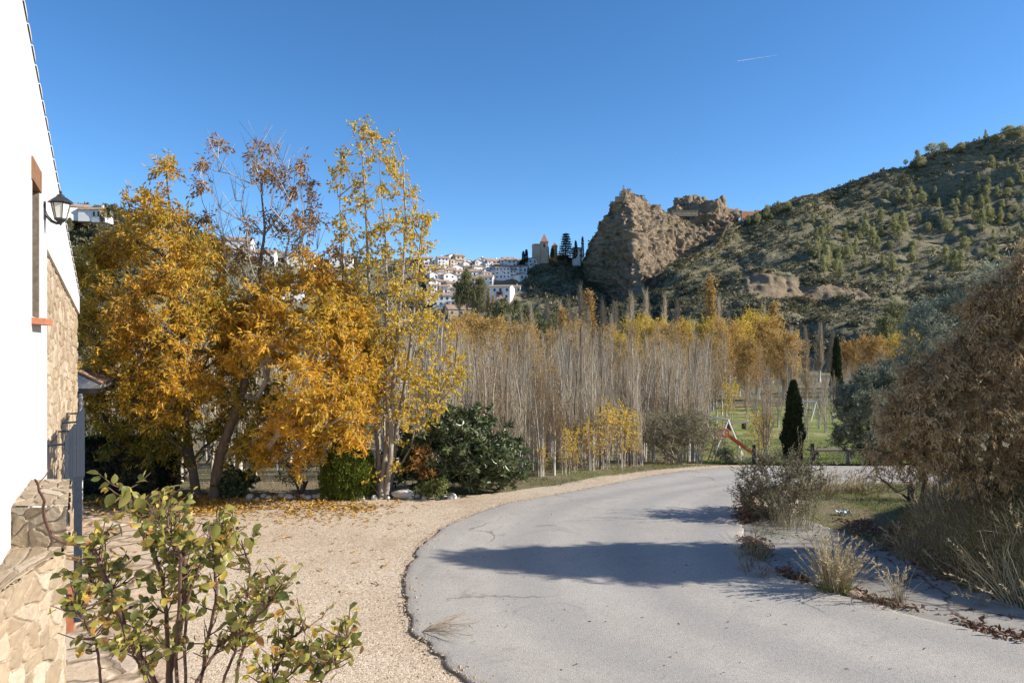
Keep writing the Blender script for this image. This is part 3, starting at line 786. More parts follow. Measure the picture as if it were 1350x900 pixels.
# roof with its row of barrel tile ends along the rake
g = G()
for y in np.arange(-1.0, 11.45, .235):
    c = W(y, rake(y) + .0, 0)
    ang = np.linspace(0, np.pi, 9)
    prof = [(math.cos(a_) * .118, math.sin(a_) * .04) for a_ in ang]
    ring0 = [c + WU * u_ + np.array([0, 0, -.338 / 1.144 * u_ + w_ - .02]) + WN * .012 for u_, w_ in prof]
    ring1 = [p_ - WN * .5 for p_ in ring0]
    n_ = len(ring0)
    g.add(np.array(ring0 + ring1), [[i, i + 1, n_ + i + 1, n_ + i] for i in range(n_ - 1)])
    g.F.append(np.array([[g.n - 2 * n_ + i for i in range(n_)]])); g.M.append(np.array([0], np.int32))
to_local(g, house).build('rake_tiles', M_PLASTER, house, smooth=False)
g = G()
a0, a1 = W(-1.2, rake(-1.2), -.03), W(11.5, rake(11.5), -.03)
b0, b1 = a0 - WN * 7, a1 - WN * 7
up = np.array([0, 0, .07])
g.hexa([a0 - up * .3, a1 - up * .3, b1 - up * .3, b0 - up * .3], [a0 + up * .2, a1 + up * .2, b1 + up * .2, b0 + up * .2])
to_local(g, house).build('roof', M_TILE, house)
# upper window
wroot = None
g = G()
g.hexa([W(WY0, WZ0, -.34), W(WY1, WZ0, -.34), W(WY1, WZ0, -.30), W(WY0, WZ0, -.30)], [W(WY0, WZ1, -.34), W(WY1, WZ1, -.34), W(WY1, WZ1, -.30), W(WY0, WZ1, -.30)])
win = to_local(g, house).build('window', M_WINDARK, house)
g = G()
g.hexa([W(WY0 - .06, WZ1 - .20, -.28), W(WY1 + .05, WZ1 - .20, -.28), W(WY1 + .05, WZ1 - .20, .012), W(WY0 - .06, WZ1 - .20, .012)], [W(WY0 - .06, WZ1, -.28), W(WY1 + .05, WZ1, -.28), W(WY1 + .05, WZ1, .012), W(WY0 - .06, WZ1, .012)])
to_local(g, house).build('lintel', M_WOOD, win)
g = G()
g.hexa([W(WY0 - .05, WZ0 - .05, -.28), W(WY1 + .05, WZ0 - .05, -.28), W(WY1 + .05, WZ0 - .07, .10), W(WY0 - .05, WZ0 - .07, .10)], [W(WY0 - .05, WZ0 + .01, -.28), W(WY1 + .05, WZ0 + .01, -.28), W(WY1 + .05, WZ0 - .015, .10), W(WY0 - .05, WZ0 - .015, .10)])
to_local(g, house).build('sill', M_TERRA, win)
g = G()
for yy_ in (WY0 + .02, WY1 - .02):
    g.hexa([W(yy_ - .02, WZ0, -.29), W(yy_ + .02, WZ0, -.29), W(yy_ + .02, WZ0, -.24), W(yy_ - .02, WZ0, -.24)], [W(yy_ - .02, WZ1 - .2, -.29), W(yy_ + .02, WZ1 - .2, -.29), W(yy_ + .02, WZ1 - .2, -.24), W(yy_ - .02, WZ1 - .2, -.24)])
to_local(g, house).build('frame', M_OLDWOOD, win)
g = G()
g.hexa([W(WY1 - .03, WZ0 + .012, -.24), W(WY1 - .002, WZ0 + .012, -.24), W(WY1 - .002, WZ0 + .012, -.004), W(WY1 - .03, WZ0 + .012, -.004)], [W(WY1 - .03, WZ1 - .202, -.24), W(WY1 - .002, WZ1 - .202, -.24), W(WY1 - .002, WZ1 - .202, -.004), W(WY1 - .03, WZ1 - .202, -.004)])
to_local(g, house).build('reveal_board', M_OLDWOOD, win)
# low stone wall in front: face, top, end and the raised block
outer = np.array([(-2.45, 0.9), (-2.74, 2.3), (-3.08, 4.11), (-3.23, 4.89), (-3.93, 5.98)])
def pathxy(S, pts):
    s = np.r_[0, np.cumsum(np.linalg.norm(np.diff(pts, axis=0), axis=1))]; s /= s[-1]
    return np.interp(S, s, pts[:, 0]), np.interp(S, s, pts[:, 1])
def f_face(S, T):
    x, y = pathxy(S, outer); return np.stack([x, y, T * 1.5 - 0 * x], -1)
lw = stone_part('low_wall', f_face, 720, 280, 29, 11.5, 12, .018)
inner = np.array([(-1.0, .2), W(2.2, 0)[:2], W(4.3, 0)[:2], W(5.1, 0)[:2], W(6.1, 0)[:2]])
def f_top(S, T):
    x0, y0 = pathxy(S, outer); x1, y1 = pathxy(S, inner)
    return np.stack([x0 + (x1 - x0) * T, y0 + (y1 - y0) * T, 1.5 + .0 * x0], -1)
g = G()
for a_ in range(4):
    o0, o1, i0, i1 = outer[a_], outer[a_ + 1], inner[a_], inner[a_ + 1]
    g.hexa([(*o0, 0), (*o1, 0), (*i1, 0), (*i0, 0)], [(*o0, 1.49), (*o1, 1.49), (*i1, 1.49), (*i0, 1.49)])
to_local(g, house).build('wall_core', M_BROWNSTONE, house)
o = stone_part('coping', f_top, 420, 80, 20, 3.2, 15, .010)
blk = [(-3.66, 4.98), (-3.24, 4.98), (-3.86, 5.96), (-4.22, 5.96)]
def f_bt(S, T):
    p = [np.array(q) for q in blk]
    x = (p[0][0] * (1 - S) + p[1][0] * S) * (1 - T) + (p[3][0] * (1 - S) + p[2][0] * S) * T
    y = (p[0][1] * (1 - S) + p[1][1] * S) * (1 - T) + (p[3][1] * (1 - S) + p[2][1] * S) * T
    return np.stack([x, y, 1.79 + 0 * x], -1)
cap = stone_part('wall_cap', f_bt, 120, 160, 2.6, 5.0, 5, .010)
def f_bf(S, T):
    x = blk[0][0] * (1 - S) + blk[1][0] * S; y = blk[0][1] * (1 - S) + blk[1][1] * S
    return np.stack([x, y, 1.49 + T * .305], -1)
def f_bs(S, T):
    x = blk[1][0] * (1 - S) + blk[2][0] * S; y = blk[1][1] * (1 - S) + blk[2][1] * S
    return np.stack([x, y, 1.49 + T * .305], -1)
def sub(o, name, fun, *a):
    B, v = stone_surface(fun, *a)
    g = G(); g.add(B.reshape(-1, 3), grid_faces(B.shape[0], B.shape[1]), v)
    return to_local(g, house).build(name, M_STONE, o, smooth=True)
sub(cap, 'cap_front', f_bf, 120, 100, 2.6, 2.3, 8, .014)
sub(cap, 'cap_side', f_bs, 160, 100, 6.5, 2.4, 9, .014)
# iron window grilles (each > frame, bars) with the dark opening behind
def grille(y0, y1, z0, z1, off, bars):
    g = G()
    for z in (z0, z1):
        g.tube([W(y0, z, off), W(y1, z, off)], .010, 4)
    for y in (y0, y1):
        g.tube([W(y, z0, off), W(y, z1, off)], .018, 4)
        for z in (z0 + .08, z1 - .08): g.tube([W(y, z, off), W(y, z, -.06)], .012, 4)
    o = to_local(g, house).build('window_grille', M_BLUEMETAL, house)
    for y in np.linspace(y0, y1, bars + 2)[1:-1]:
        g = G(); g.tube([W(y, z0, off), W(y, z1, off)], .010, 4)
        to_local(g, house).build('bar', M_BLUEMETAL, o)
    g = G()
    g.hexa([W(y0 + .05, z0 + .02, -.12), W(y1 - .05, z0 + .02, -.12), W(y1 - .05, z0 + .02, -.024), W(y0 + .05, z0 + .02, -.024)], [W(y0 + .05, z1 - .05, -.12), W(y1 - .05, z1 - .05, -.12), W(y1 - .05, z1 - .05, -.024), W(y0 + .05, z1 - .05, -.024)])
    to_local(g, house).build('opening', M_WINDARK, o)
grille(7.25, 8.35, 1.02, 1.98, .15, 4)
grille(8.75, 9.85, 1.05, 2.04, .15, 4)
# tall narrow shutter that stands open beyond the low wall, with its terracotta sill
g = G()
s0, s1 = W(5.72, 0, .33), W(5.72, 0, .39)
e = WU * .035
g.hexa([s0 + [0, 0, .58], s1 + [0, 0, .58], s1 + e + [0, 0, .58], s0 + e + [0, 0, .58]], [s0 + [0, 0, 1.84], s1 + [0, 0, 1.84], s1 + e + [0, 0, 1.84], s0 + e + [0, 0, 1.84]])
sh = to_local(g, house).build('shutter', M_BLUEMETAL, house)
for z in (.72, 1.62):
    g = G(); g.tube([s0 + [0, 0, z], s0 - WN * .12 + [0, 0, z]], .014, 5); to_local(g, house).build('hinge', M_IRON, sh)
g = G()
s2 = W(5.74, 0, .2)
g.hexa([s2 + [0, 0, .5], s0 + [0, 0, .5], s0 + WU * .4 + [0, 0, .5], s2 + WU * .4 + [0, 0, .5]], [s2 + [0, 0, .8], s0 + [0, 0, .8], s0 + WU * .4 + [0, 0, .8], s2 + WU * .4 + [0, 0, .8]])
to_local(g, house).build('sill_block', M_TERRA, house)
# stub of the far eave
g = G()
e0 = P(100, 492, 11.9); e1 = P(131, 507, 11.9); e2 = P(131, 512, 11.9); e3 = P(100, 512, 11.9)
bk = np.array([-.5, 1.6, 0])
def prism(g, pts, bk):
    n_ = len(pts); v = np.array(list(pts) + [p_ + bk for p_ in pts])
    g.add(v, [[i, (i + 1) % n_, n_ + (i + 1) % n_, n_ + i] for i in range(n_)])
    g.F.append(np.array([list(range(n_))[::-1]]) + g.n - 2 * n_); g.F.append(np.array([list(range(n_))]) + g.n - n_)
    g.M += [np.zeros(1, np.int32)] * 2
prism(g, [e0, e1, e2, e3], bk)
ev = to_local(g, house).build('porch_eave', M_PLASTER, house)
g = G(); up = np.array([0, 0, .05])
prism(g, [e0 + up, e1 + up + [.03, 0, 0], e1 + [.03, 0, .012], e0 + [0, 0, .012]], bk + [0, -.05, 0])
to_local(g, house).build('eave_tiles', M_TILE, ev)
g = G(); prism(g, [P(100, 512.3, 11.92), P(127, 512.3, 11.92), P(126, 519, 11.92), P(100, 519, 11.92)], bk * .9)
to_local(g, house).build('soffit', M_OLDWOOD, ev)
g = G(); g.tube([P(106.5, 519, 11.9), P(107, 690, 11.7)], .03, 8)
to_local(g, house).build('downpipe', M_PLASTER, house)

# wall lantern
lc = W(6.80, 0, .1394)
lan = thing('wall_lantern', 'black iron lantern with frosted panes on a bracket below the sloping roof edge', 'lantern', (lc[0], lc[1], 4.235))
lan.scale = (.82, .82, .82)
def hexring(r, z, k=6, ph=0.3): return np.array([(math.cos(ph + i * 2 * math.pi / k) * r, math.sin(ph + i * 2 * math.pi / k) * r, z) for i in range(k)])
g = G(); r0, r1 = hexring(.062, .0), hexring(.102, .185)
g.add(np.r_[r0, r1], [[i, (i + 1) % 6, 6 + (i + 1) % 6, 6 + i] for i in range(6)]); g.build('glass', M_FROST, lan)
g = G()
for i in range(6): g.tube([r0[i] * 1.02, r1[i] * 1.02], .006, 4)
g.hexa(hexring(.07, -.018), hexring(.066, .004)); g.hexa(hexring(.106, .18), hexring(.106, .196))
g.build('cage', M_IRON, lan)
g = G(); g.hexa(hexring(.142, .192), hexring(.128, .212)); g.hexa(hexring(.128, .212), hexring(.06, .262)); g.hexa(hexring(.05, .262), hexring(.042, .285)); g.hexa(hexring(.042, .285), hexring(.012, .305))
cap_ = g.build('cap', M_IRON, lan)
g = G(); g.tube([(0, 0, .30), (0, 0, .318), (0, 0, .33), (0, 0, .342)], [.006, .018, .018, .004], 8); g.build('finial', M_IRON, cap_)
g = G(); g.hexa(hexring(.03, -.05), hexring(.06, -.018)); g.tube([(0, 0, -.085), (0, 0, -.07), (0, 0, -.05)], [.004, .016, .02], 8); g.build('base', M_IRON, lan)
g = G(); wl = -WN * .17
pts = [wl + [0, 0, .10], wl + WN * .03 + [0, 0, .02], wl + WN * .08 + [0, 0, -.04], wl + WN * .13 + [0, 0, -.062], np.array([0, 0, -.055])]
g.tube(pts, [.017, .02, .02, .018, .014], 6)
g.build('bracket', M_IRON, lan)
g = G(); g.hexa([wl - WU * .03 + [0, 0, -.02], wl + WU * .03 + [0, 0, -.02], wl + WU * .03 + WN * .02 + [0, 0, -.02], wl - WU * .03 + WN * .02 + [0, 0, -.02]], [wl - WU * .03 + [0, 0, .19], wl + WU * .03 + [0, 0, .19], wl + WU * .03 + WN * .02 + [0, 0, .19], wl - WU * .03 + WN * .02 + [0, 0, .19]])
g.build('wall_plate', M_IRON, lan)
# ------------------------------------------------------------------ vegetation builders
def inpoly(px, py, poly):
    poly = np.asarray(poly, float); n = len(poly)
    c = np.zeros(len(px), bool); dmin = np.full(len(px), 1e9)
    for i in range(n):
        x0, y0 = poly[i]; x1, y1 = poly[(i + 1) % n]
        c ^= ((y0 > py) != (y1 > py)) & (px < (x1 - x0) * (py - y0) / (y1 - y0 + 1e-9) + x0)
        t = np.clip(((px - x0) * (x1 - x0) + (py - y0) * (y1 - y0)) / ((x1 - x0) ** 2 + (y1 - y0) ** 2 + 1e-9), 0, 1)
        dmin = np.minimum(dmin, np.hypot(px - x0 - t * (x1 - x0), py - y0 - t * (y1 - y0)))
    return c, dmin

def crown_points(poly, n, d0, thick, sep=0.0):
    """points filling a crown of the given outline, as deep as it is wide"""
    poly = np.asarray(poly, float)
    lo, hi = poly.min(0), poly.max(0)
    out = []
    while len(out) < n:
        q = rng.uniform(lo, hi, (n * 4, 2))
        c, e = inpoly(q[:, 0], q[:, 1], poly)
        q, e = q[c], e[c]
        T = thick * np.sqrt(np.clip(e / (min(hi - lo) * .5), 0.02, 1))
        dd = d0 + rng.uniform(-1, 1, len(q)) * T
        for (a, b), d in zip(q, dd):
            p = P(a, b, d)
            if sep and out and np.min(np.linalg.norm(np.array(out) - p, axis=1)) < sep and rng.random() < .9: continue
            out.append(p)
            if len(out) >= n: break
    return np.array(out)

def skeleton(trunks, targets, step=0.28, rise=0.35, seed=0):
    """grow branches from trunk polylines to every target; returns nodes, parent, n of tips below"""
    nodes, par = [], []
    for tr in trunks:
        tr = np.asarray(tr, float)
        for k, p in enumerate(tr):
            nodes.append(p); par.append(len(nodes) - 2 if k else -1)
    ntr = len(nodes)
    start = np.array(nodes)
    order = np.argsort([np.min(np.linalg.norm(start - t, axis=1)) for t in targets])
    tips = []
    r_ = np.random.default_rng(seed)
    for oi in order:
        t = targets[oi]
        A = np.array(nodes)
        dz = t[2] - A[:, 2]
        dist = np.linalg.norm(A - t, axis=1)
        hor = np.hypot(A[:, 0] - t[0], A[:, 1] - t[1])
        cost = dist + np.where(dz < hor * rise, (hor * rise - dz) * 1.5, 0)
        i = int(np.argmin(cost))
        p0 = A[i]
        m = max(1, int(dist[i] / step))
        par_d = None
        if par[i] >= 0:
            par_d = A[i] - A[par[i]]; par_d = par_d / (np.linalg.norm(par_d) + 1e-9)
        last = i
        for k in range(1, m + 1):
            f = k / m
            p = p0 + (t - p0) * f
            if par_d is not None: p = p + par_d * dist[i] * .16 * math.sin(math.pi * f) * (1 - f * .5)
            if k < m: p = p + r_.normal(size=3) * .025 * min(1, dist[i])
            nodes.append(p); par.append(last); last = len(nodes) - 1
        tips.append(last)
    nodes = np.array(nodes); par = np.array(par)
    cnt = np.zeros(len(nodes)); cnt[tips] += 1
    for i in range(len(nodes) - 1, -1, -1):
        if par[i] >= 0 and par[i] < i: cnt[par[i]] += cnt[i]
    return nodes, par, cnt, ntr

def branches_geo(g, nodes, par, cnt, ntr, rtip, rmax, expo=.5, rows=5, a=.5):
    r = np.minimum(rtip * np.maximum(cnt, 1) ** expo, rmax)
    i = np.where(par >= 0)[0]
    i = i[i >= ntr]
    k = i
    g.sticks(nodes[par[k]], nodes[k], np.minimum(r[par[k]], r[k] * 1.25), r[k], rows, a)

def trunk_tube(pts, rads, wob=.02, n=14, seed=0):
    pts = np.asarray(pts, float)
    t = np.linspace(0, len(pts) - 1, n)
    p = np.stack([np.interp(t, np.arange(len(pts)), pts[:, k]) for k in range(3)], -1)
    r = np.interp(t, np.linspace(0, len(pts) - 1, len(rads)), rads)
    w = fbm(np.c_[t * .8 + seed, 0 * t, 0 * t], 2, seed)[:, None]; w2 = fbm(np.c_[t * .8 + seed + 50, 0 * t, 0 * t], 2, seed)[:, None]
    p = p + np.c_[w, w2, 0 * w] * wob
    return p, r

def foliage(g, centers, twigs, per, tl, leaf, wid, vfun, up=.25, droop=0.0, spread=1.0, twig_geo=None, rt=.004, hang=0.0):
    """twigs radiate from every centre, leaves sit along each twig"""
    K = len(centers)
    c = np.repeat(centers, twigs, 0)
    d = rng.normal(size=(len(c), 3)) * spread; d[:, 2] += up
    d /= np.linalg.norm(d, axis=1, keepdims=True)
    L = tl * rng.uniform(.5, 1.15, (len(c), 1))
    e = c + d * L
    e[:, 2] -= droop * L[:, 0]
    if twig_geo is not None: twig_geo.sticks(c, e, rt, rt * .5, 3)
    f = rng.uniform(.15, 1.05, (len(c), per, 1))
    p = c[:, None] + (e - c)[:, None] * f
    p = p + rng.normal(size=p.shape) * leaf * .25
    dd = d[:, None] * .6 + rng.normal(size=p.shape) * .75
    dd[..., 2] -= hang
    p = p.reshape(-1, 3); dd = dd.reshape(-1, 3)
    n = len(p)
    g.leaves(p, dd, leaf * rng.uniform(.65, 1.2, n), wid * rng.uniform(.7, 1.15, n), vfun(p))

# ------------------------------------------------------------------ the golden trees by the yard
GND = lambda px, d: np.array(onground(px, d))
# left ash
tA = thing('ash_tree', 'broad golden ash tree with leaning trunk left of the other golden tree', 'tree', onground(258, 13.4))
trA = np.array([onground(258, 13.4), P(252, 610, 13.35), P(244, 570, 13.3), P(238, 520, 13.3), P(232, 450, 13.4), P(228, 370, 13.4), P(222, 290, 13.5), P(219, 225, 13.5)])
polyA = [(108, 590), (104, 480), (112, 400), (104, 350), (128, 330), (150, 300), (160, 270), (176, 244), (186, 258), (200, 236), (208, 205), (228, 206), (232, 240), (244, 258), (246, 285), (272, 300), (300, 330), (318, 400), (322, 480), (310, 545), (285, 590), (262, 604), (225, 600), (180, 590), (140, 592)]
cA = crown_points(polyA, 380, 13.3, 1.9, .14)
cA = cA[fbm(cA * 1.25, 2, 91) > -.28]
nodes, par, cnt, ntr = skeleton([trA], cA, .3, .3, 1)
g = G(); p_, r_ = trunk_tube(trA, [.095, .08, .07, .06, .05, .035, .022, .012], .05, 26, 1); g.tube(p_, r_, 9)
to_local(g, tA).build('trunk', M_BARK, tA, smooth=True)
g = G(); branches_geo(g, nodes, par, cnt, ntr, .008, .05); 
gl = G()
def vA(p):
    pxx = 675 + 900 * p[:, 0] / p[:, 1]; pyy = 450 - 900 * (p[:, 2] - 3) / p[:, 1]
    # lower leaves run greener, less so towards the right side
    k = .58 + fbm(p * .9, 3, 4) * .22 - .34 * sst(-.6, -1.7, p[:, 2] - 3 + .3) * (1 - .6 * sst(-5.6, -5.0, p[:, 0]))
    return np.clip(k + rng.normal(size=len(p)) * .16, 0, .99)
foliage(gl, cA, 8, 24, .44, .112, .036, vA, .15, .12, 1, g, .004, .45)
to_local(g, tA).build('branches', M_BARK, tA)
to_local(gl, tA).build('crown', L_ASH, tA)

# second golden tree, bare at the top
tB = thing('ash_tree', 'golden ash tree with bare upper branches and russet tufts beside the slender poplar', 'tree', onground(285, 13.2))
trB = np.array([onground(284, 13.2), P(290, 610, 13.2), P(300, 570, 13.1), P(318, 520, 13.1), P(335, 450, 13.1), P(345, 380, 13.2), P(348, 310, 13.2), P(345, 240, 13.2)])
polyB = [(326, 596), (305, 540), (290, 470), (296, 410), (330, 385), (372, 360), (408, 345), (448, 372), (476, 405), (496, 450), (499, 500), (484, 545), (472, 585), (440, 592), (400, 610), (365, 604)]
cB = crown_points(polyB, 300, 13.0, 1.75, .13)
cB = cB[fbm(cB * 1.25, 2, 92) > -.30]
polyT = [(255, 330), (262, 270), (285, 200), (300, 240), (340, 190), (372, 215), (402, 215), (412, 260), (425, 320), (400, 372), (350, 390), (300, 390)]
cT = crown_points(polyT, 62, 13.2, 1.1, .2)
nodes, par, cnt, ntr = skeleton([trB], np.r_[cB, cT], .3, .45, 2)
g = G(); p_, r_ = trunk_tube(trB, [.115, .10, .09, .075, .055, .04, .025, .012], .05, 26, 2); g.tube(p_, r_, 9)
to_local(g, tB).build('trunk', M_BARK, tB, smooth=True)
g = G(); branches_geo(g, nodes, par, cnt, ntr, .008, .055)
# bare upright twigs in the thin top
c = np.repeat(cT, 5, 0); d = rng.normal(size=(len(c), 3)) * .45; d[:, 2] += 1.2; d /= np.linalg.norm(d, axis=1, keepdims=True)
e = c + d * rng.uniform(.25, .75, (len(c), 1)); g.sticks(c, e, .006, .003, 3)
gl = G()
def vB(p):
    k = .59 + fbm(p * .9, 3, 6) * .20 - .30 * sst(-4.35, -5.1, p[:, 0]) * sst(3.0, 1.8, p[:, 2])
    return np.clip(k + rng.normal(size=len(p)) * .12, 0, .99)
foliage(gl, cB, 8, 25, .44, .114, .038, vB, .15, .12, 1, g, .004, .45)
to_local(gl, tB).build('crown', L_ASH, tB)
gl = G()
tuft = [(342, 196, 10), (338, 215, 9), (346, 230, 7), (375, 225, 13), (365, 240, 10), (398, 222, 9), (404, 240, 8), (385, 255, 9), (412, 270, 8), (418, 290, 7), (290, 192, 7), (268, 215, 6), (262, 248, 8), (355, 285, 14), (372, 310, 12), (330, 300, 10), (400, 330, 12), (425, 345, 12), (345, 340, 14), (320, 330, 9), (440, 330, 8), (388, 290, 8), (270, 290, 8), (405, 300, 7)]
ct = np.concatenate([np.array([P(a_ + rng.normal() * s_ * .5, b_ + rng.normal() * s_ * .5, 13.2 + rng.normal() * .35) for _ in range(3)]) for a_, b_, s_ in tuft])
foliage(gl, ct, 5, 9, .26, .10, .035, lambda p: np.clip(.5 + rng.normal(size=len(p)) * .2, 0, .99), .1, .2, 1, g, .004, .5)
n2, p2, c2, t2 = skeleton([nodes[ntr:]], ct, .3, .5, 3)
k_ = np.arange(len(nodes) - ntr, len(n2)); k_ = k_[p2[k_] >= 0]
g.sticks(n2[p2[k_]], n2[k_], .008, .006, 4)
to_local(g, tB).build('branches', M_BARKGREY, tB)
to_local(gl, tB).build('russet_leaves', L_RUST, tB)

# tall slender poplar with several stems
tC = thing('poplar_tree', 'tall slender yellow poplar with several pale stems beside the rounded green conifer', 'tree', onground(505, 13.3))
stems = [[(498, 652), (500, 560), (496, 470), (488, 380), (484, 290), (478, 200), (474, 172)],
         [(504, 654), (508, 580), (520, 480), (528, 380), (534, 290), (530, 210), (522, 182)],
         [(511, 652), (520, 570), (538, 480), (548, 390), (556, 320), (560, 265)],
         [(492, 652), (486, 600), (476, 540), (462, 470), (452, 390), (446, 260), (452, 200)],
         [(507, 653), (514, 590), (506, 500), (508, 400), (505, 300), (500, 210)]]
trs = []
for k_, s_ in enumerate(stems):
    dj = 13.3 + [0, -.15, .15, .2, -.1][k_]
    b_ = np.array([P(a, b, dj + .15 * math.sin(j + k_) * (j > 0)) for j, (a, b) in enumerate(s_)]); b_[0, 2] = gz(b_[0, 0], b_[0, 1]) - .02
    trs.append(b_)
for k_, b_ in enumerate(trs):
    g = G(); p_, r_ = trunk_tube(b_, [.060, .048, .038, .03, .021, .012, .005] if k_ != 3 else [.048, .04, .032, .024, .016, .01, .004], .03, 24, 20 + k_); g.tube(p_, r_, 8, .65)
    to_local(g, tC).build('stem', M_BARKPALE, tC, smooth=True)
polyC = [(455, 640), (462, 600), (470, 520), (450, 430), (446, 330), (438, 230), (446, 190), (466, 168), (492, 178), (520, 180), (536, 205), (545, 250), (566, 270), (572, 330), (566, 380), (590, 430), (612, 490), (600, 540), (570, 560), (560, 600), (530, 640)]
cC = crown_points(polyC, 270, 13.3, 1.0, .12)
lowm = (cC[:, 2] < 1.2) & (rng.random(len(cC)) < .6)
cC = cC[~lowm]
nodes, par, cnt, ntr = skeleton(trs, cC, .25, 1.3, 4)
g = G(); branches_geo(g, nodes, par, cnt, ntr, .005, .02, .45, 4, .55)
gl = G()
def vC(p): return np.clip(.55 + .12 * fbm(p * 1.3, 3, 9) + rng.normal(size=len(p)) * .16, 0, .99)
keep = cC[rng.random(len(cC)) < .95]
foliage(gl, keep, 5, 9, .30, .072, .058, vC, .5, .0, .9, g, .0035, .35)
to_local(g, tC).build('branches', M_BARKPALE, tC)
to_local(gl, tC).build('crown', L_POPLAR, tC)

# clipped hedge
hd = thing('hedge', 'dark clipped evergreen hedge under the golden trees beside the house', 'hedge', onground(165, 13.9))
g = G()
hx0, hx1 = PX(100, 13.9), PX(221, 13.9)
def hshape(n):
    q = rng.uniform(-1, 1, (n, 3)); ax = rng.integers(0, 3, n); sg = np.where(rng.random(n) < .5, -1, 1)
    q[np.arange(n), ax] = sg * (1 - np.abs(rng.normal(size=n)) * .06)
    return q
q = hshape(15000)
ctr = np.array([(hx0 + hx1) / 2, 14.0, .48]); half = np.array([(hx1 - hx0) / 2, .42, .50])
pts = ctr + q * half; pts[:, 2] = np.maximum(pts[:, 2] + fbm(pts * 3, 2, 3) * .03, .02)
dd = q + rng.normal(size=q.shape) * .6; dd[:, 2] += .3
g.leaves(pts, dd, .07 * rng.uniform(.7, 1.3, len(q)), .03, np.clip(.35 + rng.normal(size=len(q)) * .2, 0, 1))
to_local(g, hd).build('foliage', L_CYPRESS, hd)
g = G(); g.box(ctr - [0, 0, .03], half * 2 * .9); to_local(g, hd).build('inner_twigs', M_BARK, hd)

def lobed_shrub(name, label, cat, px, d, wpx, hpx, n, leaf, wid, mat, vmid, lobes, stemmat=M_BARK, up=.4, twig=.18, group=None, depth=None, hang=0.0, per=10, tw=6, vsd=.2, egg=0.0):
    base = onground(px, d); t_ = thing(name, label, cat, base, 0, group)
    w = wpx / 900 * d / 2; h = hpx / 900 * d; dp = w if depth is None else depth
    cs = []
    r2 = np.random.default_rng(int(px * 7 + d))
    lob = [(r2.uniform(-.6, .6), r2.uniform(-.6, .6), r2.uniform(.35, .75), r2.uniform(.35, .55)) for _ in range(lobes)]
    while len(cs) < n:
        L = lob[r2.integers(lobes)]
        v_ = r2.normal(size=3); v_ /= np.linalg.norm(v_); v_ *= r2.uniform(.55, 1) ** .5 * L[3]
        q_ = np.array([L[0] + v_[0], L[1] + v_[1], L[2] + v_[2] * .75])
        if q_[2] < .04 or q_[2] > 1: continue
        rr_ = 1 - egg * q_[2] ** 1.5
        cs.append(q_ * [w * rr_, dp * rr_, h])
    cs = np.array(cs)
    g = G(); gl = G()
    nst = 5
    trs_ = [np.array([[r2.uniform(-.1, .1) * w, r2.uniform(-.1, .1) * w, -.03], [r2.uniform(-.25, .25) * w, r2.uniform(-.25, .25) * dp, h * .25]]) for _ in range(nst)]
    nd_, pr_, ct_, nt_ = skeleton(trs_, cs, .2, .3, int(px))
    branches_geo(g, nd_, pr_, ct_, nt_, .004, .03, .5, 4)
    for b_ in trs_: g.tube(b_, [.03, .022], 5)
    foliage(gl, cs, tw, per, twig, leaf, wid, lambda p: np.clip(vmid + .12 * fbm(p * 2, 2, 1) + rng.normal(size=len(p)) * vsd, 0, .99), up, 0, 1, g, .003, hang)
    g.build('stems', stemmat, t_)
    gl.build('foliage', mat, t_)
    return t_

# rounded conifer
base = onground(460, 13.3)
tD = thing('round_conifer', 'small egg shaped bright green conifer under the golden tree', 'conifer', base)
g = G(); n_ = 900
th = rng.uniform(0, 2 * math.pi, n_); hh = rng.uniform(0.02, 1, n_) 
prof = np.interp(hh, [0, .12, .35, .6, .82, .94, 1], [.40, .48, .50, .42, .27, .12, .01])
rr = prof * (1 + .10 * fbm(np.c_[np.cos(th) * 2, np.sin(th) * 2, hh * 5], 3, 2)) * rng.uniform(.8, 1.0, n_)
cs = np.c_[np.cos(th) * rr, np.sin(th) * rr, hh * 1.22]
c = np.repeat(cs, 30, 0)
dd = np.c_[c[:, 0] * 1.2, c[:, 1] * 1.2, np.full(len(c), 1.0)] + rng.normal(size=c.shape) * .4
c = c + rng.normal(size=c.shape) * .04
g.leaves(c, dd, .075 * rng.uniform(.6, 1.3, len(c)), .02, np.clip(.5 + .2 * fbm(c * 7, 2, 5) + rng.normal(size=len(c)) * .18, 0, .99))
g.build('foliage', L_THUJA, tD)
g = G(); g.tube([(0, 0, -.03), (0, 0, .5), (0, 0, 1.0)], [.05, .04, .01], 6); g.build('trunk', M_BARK, tD)

# big leaved evergreen bush (loquat)
tE = thing('evergreen_bush', 'large dark glossy evergreen bush right of the slender poplar', 'bush', onground(615, 13.9))
polyE = [(518, 618), (526, 576), (552, 556), (590, 546), (630, 548), (664, 566), (690, 594), (692, 622), (668, 638), (640, 632), (618, 648), (596, 648), (584, 630), (550, 628)]
cE = crown_points(polyE, 190, 13.9, 1.0, .12)
nodes, par, cnt, ntr = skeleton([np.array([onground(612, 13.9), P(608, 610, 13.9)]), np.array([onground(618, 13.9), P(625, 605, 13.8)])], cE, .22, .2, 8)
g = G(); branches_geo(g, nodes, par, cnt, ntr, .005, .035, .5, 5)
for q_ in ((612, 608, 610), (618, 625, 605)): g.tube([onground(q_[0], 13.9), P(q_[1], q_[2], 13.9)], [.05, .035], 6)
gl = G()
